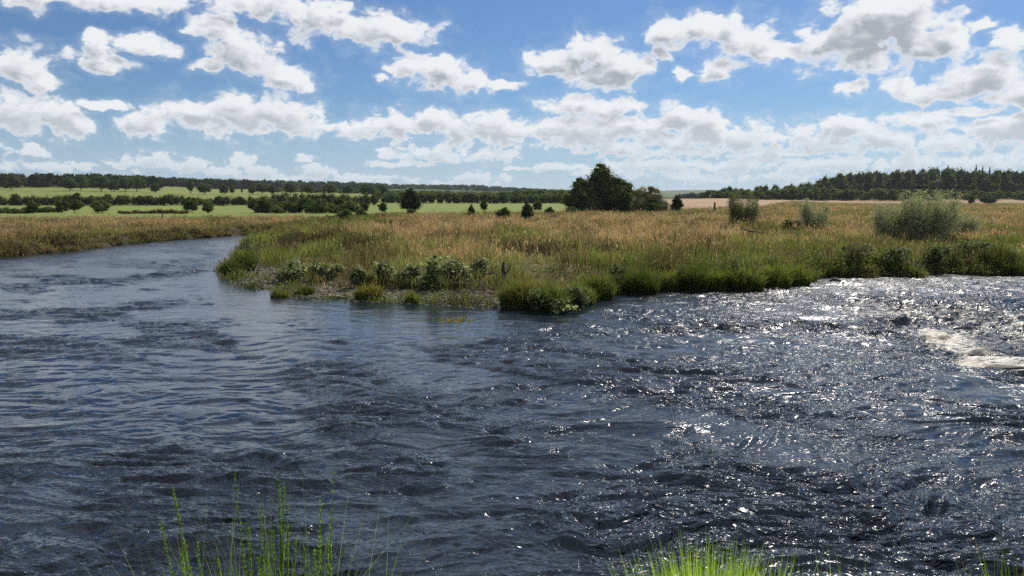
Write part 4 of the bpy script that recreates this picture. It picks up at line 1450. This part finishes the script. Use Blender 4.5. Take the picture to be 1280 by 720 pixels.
for a_ in [
    (702, 386, 22, 40, 'pale leafy plant at the foot of the furthest jutting tussock, touching water', 700, 0.11),
    (672, 385, 30, 34, 'round leafy plant between the first two tussocks by the stump', 800, 0.12, (0.10, 0.13, 0.04), (0.20, 0.24, 0.08)),
    (716, 380, 34, 36, 'dark leafy plant right of the furthest jutting tussock', 900, 0.13, (0.06, 0.08, 0.03), (0.13, 0.16, 0.06)),
    (772, 362, 38, 30, 'tall dark leafy weed in the first gap between the right hand tussocks', 900, 0.14, (0.05, 0.07, 0.025), (0.11, 0.14, 0.05)),
    (818, 358, 28, 24, 'small brownish weed just before the narrow pale green tussock', 500, 0.12, (0.14, 0.10, 0.05), (0.20, 0.17, 0.08)),
    (852, 358, 32, 26, 'light leafy weed between the narrow pale tussock and the upright dark one', 700, 0.13, (0.12, 0.15, 0.05), (0.24, 0.27, 0.10)),
    (914, 357, 36, 26, 'dark leafy weed left of the broad dark green tussock', 800, 0.13, (0.05, 0.07, 0.025), (0.11, 0.14, 0.05)),
    (950, 355, 30, 26, 'yellowish leafy weed right of the broad dark green tussock', 700, 0.13, (0.14, 0.15, 0.05), (0.28, 0.28, 0.10)),
    (1070, 340, 24, 46, 'brown green bramble hanging over the left part of the cut bank', 900, 0.13, (0.09, 0.085, 0.04), (0.18, 0.17, 0.08)),
    (1120, 340, 20, 40, 'dark leafy mat on the middle of the cut bank', 800, 0.13, (0.05, 0.07, 0.025), (0.12, 0.14, 0.05)),
    (1165, 338, 22, 40, 'leafy green plant trailing over the cut bank', 600, 0.14, (0.07, 0.10, 0.03), (0.12, 0.16, 0.05)),
    (1225, 334, 24, 50, 'broad leafy plant on the cut bank near the right edge', 800, 0.15, (0.07, 0.10, 0.03), (0.12, 0.16, 0.05)),
]:
    leafy(*a_)


# ------------------------------------------------------------------ gravel on the beach, stones in the water
def rock_verts(n_, r, seed, sub=2):
    import bmesh
    bm = bmesh.new()
    bmesh.ops.create_icosphere(bm, subdivisions=sub, radius=1)
    V = np.array([v.co[:] for v in bm.verts]); F = np.array([[v.index for v in f.verts] for f in bm.faces])
    bm.free()
    rs = np.random.default_rng(seed)
    ph = rs.uniform(0, 6, 6)
    d = 1 + 0.18 * np.sin(V[:, 0] * 3 + ph[0]) * np.sin(V[:, 1] * 3 + ph[1]) + 0.12 * np.sin(V[:, 2] * 5 + ph[2])
    return V * d[:, None] * r, F


def gravel():
    n = 22000
    t = rng.random(n)
    seg = rng.integers(0, len(BEACH) - 1, n)
    a = BEACH[seg]; b = BEACH[seg + 1]
    p = a + (b - a) * t[:, None]
    p = p + np.stack([rng.normal(0, 0.8, n), rng.uniform(-0.4, 7.0, n)], -1)
    sd = land_sd(p[:, 0], p[:, 1])
    m = (sd > -0.15)
    p, sd = p[m], sd[m]
    z = height(p[:, 0], p[:, 1], sd)
    V0, F0 = rock_verts(1, 1, 1, 1)
    k = len(p)
    s = rng.lognormal(-3.25, 0.5, k)
    sx = np.stack([s * rng.uniform(.8, 1.4, k), s * rng.uniform(.8, 1.4, k), s * rng.uniform(.4, .7, k)], -1)
    an = rng.uniform(0, 6.28, k)
    V = V0[None] * sx[:, None]
    X_ = V[..., 0] * np.cos(an)[:, None] - V[..., 1] * np.sin(an)[:, None]
    Y_ = V[..., 0] * np.sin(an)[:, None] + V[..., 1] * np.cos(an)[:, None]
    V = np.stack([X_ + p[:, 0:1], Y_ + p[:, 1:2], V[..., 2] + np.maximum(z, -0.03)[:, None]], -1)
    F = F0[None] + (np.arange(k) * len(V0))[:, None, None]
    cols = jitter(mixc((0.09, 0.08, 0.052), (0.20, 0.175, 0.125), rng.random(k) ** 1.3), 0.3)
    tag(mesh_obj('gravel', V.reshape(-1, 3), None, F.reshape(-1, 3), M_stone, col=np.repeat(cols, len(V0), 0), smooth=True),
        'grey brown gravel and pebbles on the shore of the point', 'gravel', kind='stuff')


gravel()


def rock(px, py, w, label, seed, sz=(1.3, 0.8, 0.5)):
    p0 = on_plane(px, py, 0.0)
    V, F = rock_verts(1, w / 2, seed, 3)
    V = V * np.array(sz)
    o = mesh_obj('rock', V, None, F, M_stone, col=np.ones((len(V), 3)) * np.array([0.06, 0.055, 0.045]), smooth=True)
    o.location = (p0[0], p0[1], 0.03)
    tag(o, label, 'rock')


rock(1208, 447, 0.42, 'dark wet rock breaking the white water at the right', 3)
rock(1256, 462, 0.55, 'low tan brown rock just under the white water at the right edge', 4, (1.9, 0.6, 0.35))
rock(830, 357, 0.5, 'small pale stone at the foot of the tussocks in the middle of the shore', 5, (1.5, 0.8, 0.4))
rock(1045, 351, 0.5, 'small dark stone in the ripples below the cut bank', 6)

# water weed patch
wp = on_plane(566, 400, 0)
n = 160
pos = np.stack([rng.normal(0, 0.45, n), rng.normal(0, 0.35, n), np.full(n, -0.02)], -1)
V, Q, T, CL = blades(pos, rng.uniform(0.04, 0.16, n), np.full(n, 0.03), rng.uniform(0.3, 1.0, n), jitter(mixc((0.2, 0.2, 0.04), (0.3, 0.2, 0.04), rng.random(n))),
                     jitter(mixc((0.28, 0.28, 0.05), (0.35, 0.22, 0.05), rng.random(n))))
o = mesh_obj('water_weed', V, Q, T, M_grass, col=CL); o.location = (wp[0], wp[1], 0)
tag(o, 'small yellow green weed patch breaking the water below the gravel point', 'water weed', kind='stuff')


# dead branch lying in the grass, stump at the shore, posts
def wood_piece(name, label, paths, cat, loc, mat=None):
    V, Q, T, CL = merge([tube_path(p, r, 7) for p, r in paths])
    o = mesh_obj(name, V, Q, T, mat or M_dead, smooth=True)
    o.location = loc
    tag(o, label, cat)
    return o


pb = on_plane(945, 300, 0.9)
zb = height1(pb[0], pb[1])
wood_piece('dead_branch', 'bare dark dead branch lying across the grass below the round willow', [
    ([(-1.6, 0, 0.75), (-1.2, 0.1, 0.95), (-0.6, 0.0, 0.72), (0.2, 0, 0.62), (0.9, 0.1, 0.55), (1.5, 0, 0.35)], [0.02, 0.045, 0.06, 0.08, 0.08, 0.06]),
    ([(-1.2, 0.1, 0.95), (-1.5, 0.0, 1.25)], [0.04, 0.012]),
    ([(0.2, 0, 0.62), (0.0, 0.2, 1.0)], [0.035, 0.01]),
    ([(0.9, 0.1, 0.55), (1.2, 0.1, 0.1), (1.3, 0.1, -0.3)], [0.05, 0.05, 0.05]),
    ([(-0.6, 0, 0.72), (-0.7, 0, 0.1), (-0.7, 0, -0.3)], [0.04, 0.04, 0.04])], 'branch', (pb[0], pb[1], zb))
ps_ = on_plane(630, 360, 0.2)
zs = height1(ps_[0], ps_[1])
wood_piece('dead_stump', 'dark twisted dead stump with side branches at the end of the gravel', [
    ([(0, 0, -0.2), (0.02, 0, 0.4), (-0.05, 0, 0.8), (0.0, 0, 1.15)], [0.16, 0.12, 0.10, 0.05]),
    ([(0, 0, 0.3), (-0.5, 0, 0.62), (-0.95, 0, 0.55), (-1.2, 0, 0.2)], [0.05, 0.04, 0.03, 0.02]),
    ([(0, 0, 0.5), (0.3, 0.1, 0.85), (0.35, 0.1, 1.1)], [0.05, 0.03, 0.015]),
    ([(-0.5, 0, 0.62), (-0.6, 0, 0.9)], [0.025, 0.01])], 'stump', (ps_[0], ps_[1], zs))


def post(px, Y, h, label, w=0.12):
    x, y = at_depth(px, Y, 1.2)
    z = height1(x, y)
    V, Q, T, CL = tube_path([(0, 0, -0.3), (0.01, 0, h * 0.5), (0.03, 0, h), (0.03, 0, h + 0.02)], [w / 2, w / 2, w / 2 * 0.95, 0.01], 8)
    o = mesh_obj('fence_post', V, Q, T, M_post, smooth=False)
    o.location = (x, y, z)
    tag(o, label, 'fence post', 'old fence posts')


post(893, 190, 2.6, 'weathered fence post on the skyline of the stubble field', 0.45)
post(203, 120, 1.3, 'short weathered fence post in the golden far bank', 0.22)
post(1010, 205, 1.4, 'thin fence post between the dark brambles and the right hand wood', 0.2)


# ------------------------------------------------------------------ plants at the photographer's feet
def stem_at(px, tip_py, base_px, Y, lean_y=0.15):
    """a stem whose tip is seen at px, tip_py and whose foot stands at base_px"""
    zt = z_at(tip_py, Y + lean_y)
    xt, _ = at_depth(px, Y + lean_y, zt)
    zb_ = float(bank_z(np.array([0.0]), np.array([Y]))[0])
    xb, _ = at_depth(base_px, Y, zb_)
    zb_ = float(bank_z(np.array([xb]), np.array([Y]))[0])
    return np.array([xb, Y, zb_ - 0.03]), np.array([xt, Y + lean_y, zt])


def horsetail(stems, label, Y):
    parts_s, parts_n = [], []
    first = None
    for (px, py, bpx, rad, bushy) in stems:
        Yj = Y + random.uniform(-0.15, 0.15)
        b_, t_ = stem_at(px, py, bpx, Yj)
        if first is None: first = b_.copy()
        b_ -= first; t_ -= first
        side = np.array([(t_[0] - b_[0]) * 0.5 + random.uniform(-0.07, 0.07), 0, 0])
        ts = np.linspace(0, 1, 14)
        P_ = [b_ + (t_ - b_) * t + side * (t * t - t) for t in ts]
        parts_s.append(tube_path(P_, [rad * (1 - 0.75 * t) for t in ts], 6))
        # whorls of short side needles
        nw = int(110 * bushy)
        for k in range(nw):
            t = 0.30 + 0.68 * k / max(nw, 1)
            c_ = b_ + (t_ - b_) * t + side * (t * t - t)
            m_ = 6
            pos = np.repeat(c_[None], m_, 0)
            V, Q, T, CL = blades(pos, rng.uniform(0.025, 0.055, m_) * (1.15 - t * 0.7), np.full(m_, 0.0032), rng.uniform(0.25, 0.6, m_),
                                 jitter(np.tile([0.12, 0.20, 0.03], (m_, 1))), jitter(np.tile([0.26, 0.38, 0.07], (m_, 1))))
            parts_n.append((V, Q, T, CL))
    m_ = 90
    bp_ = [stem_at(s_[0], s_[1], s_[2], Y)[0] - first for s_ in stems]
    pos = np.array([bp_[i_ % len(bp_)] for i_ in range(m_)]) + rng.normal(0, 0.09, (m_, 3)) * np.array([1, 1, 0])
    fine = blades(pos, rng.uniform(1.25, 1.85, m_), np.full(m_, 0.0042), rng.uniform(0.08, 0.38, m_),
                  jitter(np.tile([0.12, 0.18, 0.04], (m_, 1))), jitter(np.tile([0.24, 0.30, 0.09], (m_, 1))), curl=0.25)
    root = empty('horsetail_clump', tuple(first))
    mesh_obj('blades', *fine[:3], M_near, root, col=fine[3])
    V, Q, T, CL = merge(parts_s)
    mesh_obj('stems', V, Q, T, M_near, root, col=jitter(np.tile([0.16, 0.26, 0.05], (len(V), 1)), 0.05), smooth=True)
    V, Q, T, CL = merge(parts_n)
    mesh_obj('needles', V, Q, T, M_near, root, col=CL)
    tag(root, label, 'plant')


random.seed(3)
horsetail([(214, 604, 290, 0.0055, 1.0), (198, 644, 275, 0.0035, 0.6), (225, 684, 262, 0.005, 1.0), (246, 668, 280, 0.004, .6), (272, 690, 290, 0.004, .7)],
          'left fan of leaning green horsetail stems in front of the water', 2.75)
horsetail([(291, 578, 335, 0.0035, 0.5), (324, 620, 346, 0.005, 0.9), (348, 590, 352, 0.0055, 1.2), (356, 600, 356, 0.005, 1.2), (310, 650, 336, 0.005, 1.0),
           (340, 655, 345, 0.005, 1.0), (360, 648, 362, 0.005, 1.1), (322, 690, 336, 0.004, 1), (334, 672, 342, 0.004, 1), (370, 664, 366, 0.004, .9), (352, 672, 352, 0.005, 1.1)],
          'dense middle bunch of upright green horsetail stems', 2.8)
horsetail([(419, 572, 405, 0.0025, 0.3), (402, 612, 398, 0.0035, 0.5), (413, 640, 404, 0.005, 0.9), (392, 680, 396, 0.005, 1.0), (410, 668, 404, 0.005, 1.1), (380, 676, 388, 0.004, .9), (400, 655, 399, 0.004, .8)],
          'right bunch of thin upright horsetail stems', 2.75)


def near_tuft(px, Y, w, h, n, label, ct=(0.46, 0.60, 0.09), cb=(0.20, 0.32, 0.04), bw=0.008):
    x0, _ = at_depth(px, Y, 2.4)
    z0 = float(bank_z(np.array([x0]), np.array([Y]))[0])
    x = rng.uniform(-1, 1, n) * w; y = rng.normal(0, 0.06, n)
    z = bank_z(x0 + x, Y + y) - z0
    hh = h * rng.uniform(0.75, 1.08, n) * np.exp(-(x / w) ** 2 * 0.35)
    t = rng.random(n)
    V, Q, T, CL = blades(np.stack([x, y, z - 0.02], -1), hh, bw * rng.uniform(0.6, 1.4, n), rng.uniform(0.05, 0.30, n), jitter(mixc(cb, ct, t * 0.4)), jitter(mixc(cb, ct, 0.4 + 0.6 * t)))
    o = mesh_obj('grass_tuft', V, Q, T, M_near, col=CL)
    o.location = (x0, Y, z0)
    tag(o, label, 'grass tuft', 'grass tufts at the bottom edge')
    return z0


def tuft_h(px, Y, top_py):
    x0, _ = at_depth(px, Y, 2.4)
    return z_at(top_py, Y) - float(bank_z(np.array([x0]), np.array([Y]))[0])


near_tuft(876, 2.7, 0.20, tuft_h(876, 2.7, 696), 9000, 'bright lime grass tuft at the bottom, the largest one')
near_tuft(934, 2.8, 0.12, tuft_h(938, 2.8, 698), 2600, 'bright grass tuft joined to the right of the largest one')
near_tuft(1057, 2.8, 0.10, tuft_h(1057, 2.8, 700), 260, 'tiny bright grass tuft alone at the bottom')
near_tuft(1272, 2.8, 0.22, tuft_h(1272, 2.8, 684), 700, 'darker thin grass tuft in the bottom right corner', (0.16, 0.22, 0.05), (0.06, 0.10, 0.02))
near_tuft(975, 2.8, 0.25, tuft_h(975, 2.8, 708), 300, 'sparse low grass tuft between the bright ones', (0.2, 0.26, 0.05), (0.07, 0.11, 0.02))
# a few thin dry stalks leaning over the water
for px, py, bpx, lb in [(735, 692, 752, 'thin grey stalk leaning left beside the largest tuft'), (1000, 690, 1010, 'thin grey stalk right of the bright tufts'),
                        (1215, 682, 1240, 'thin dry stalk near the bottom right corner')]:
    b_, t_ = stem_at(px, py, bpx, 2.8)
    V, Q, T, CL = tube_path([b_ * 0, (t_ - b_) * 0.5 + np.array([0.01, 0, 0.01]), t_ - b_], [0.002, 0.0016, 0.0008], 5)
    o = mesh_obj('dry_stalk', V, Q, T, M_post, smooth=True); o.location = tuple(b_)
    tag(o, lb, 'stalk')
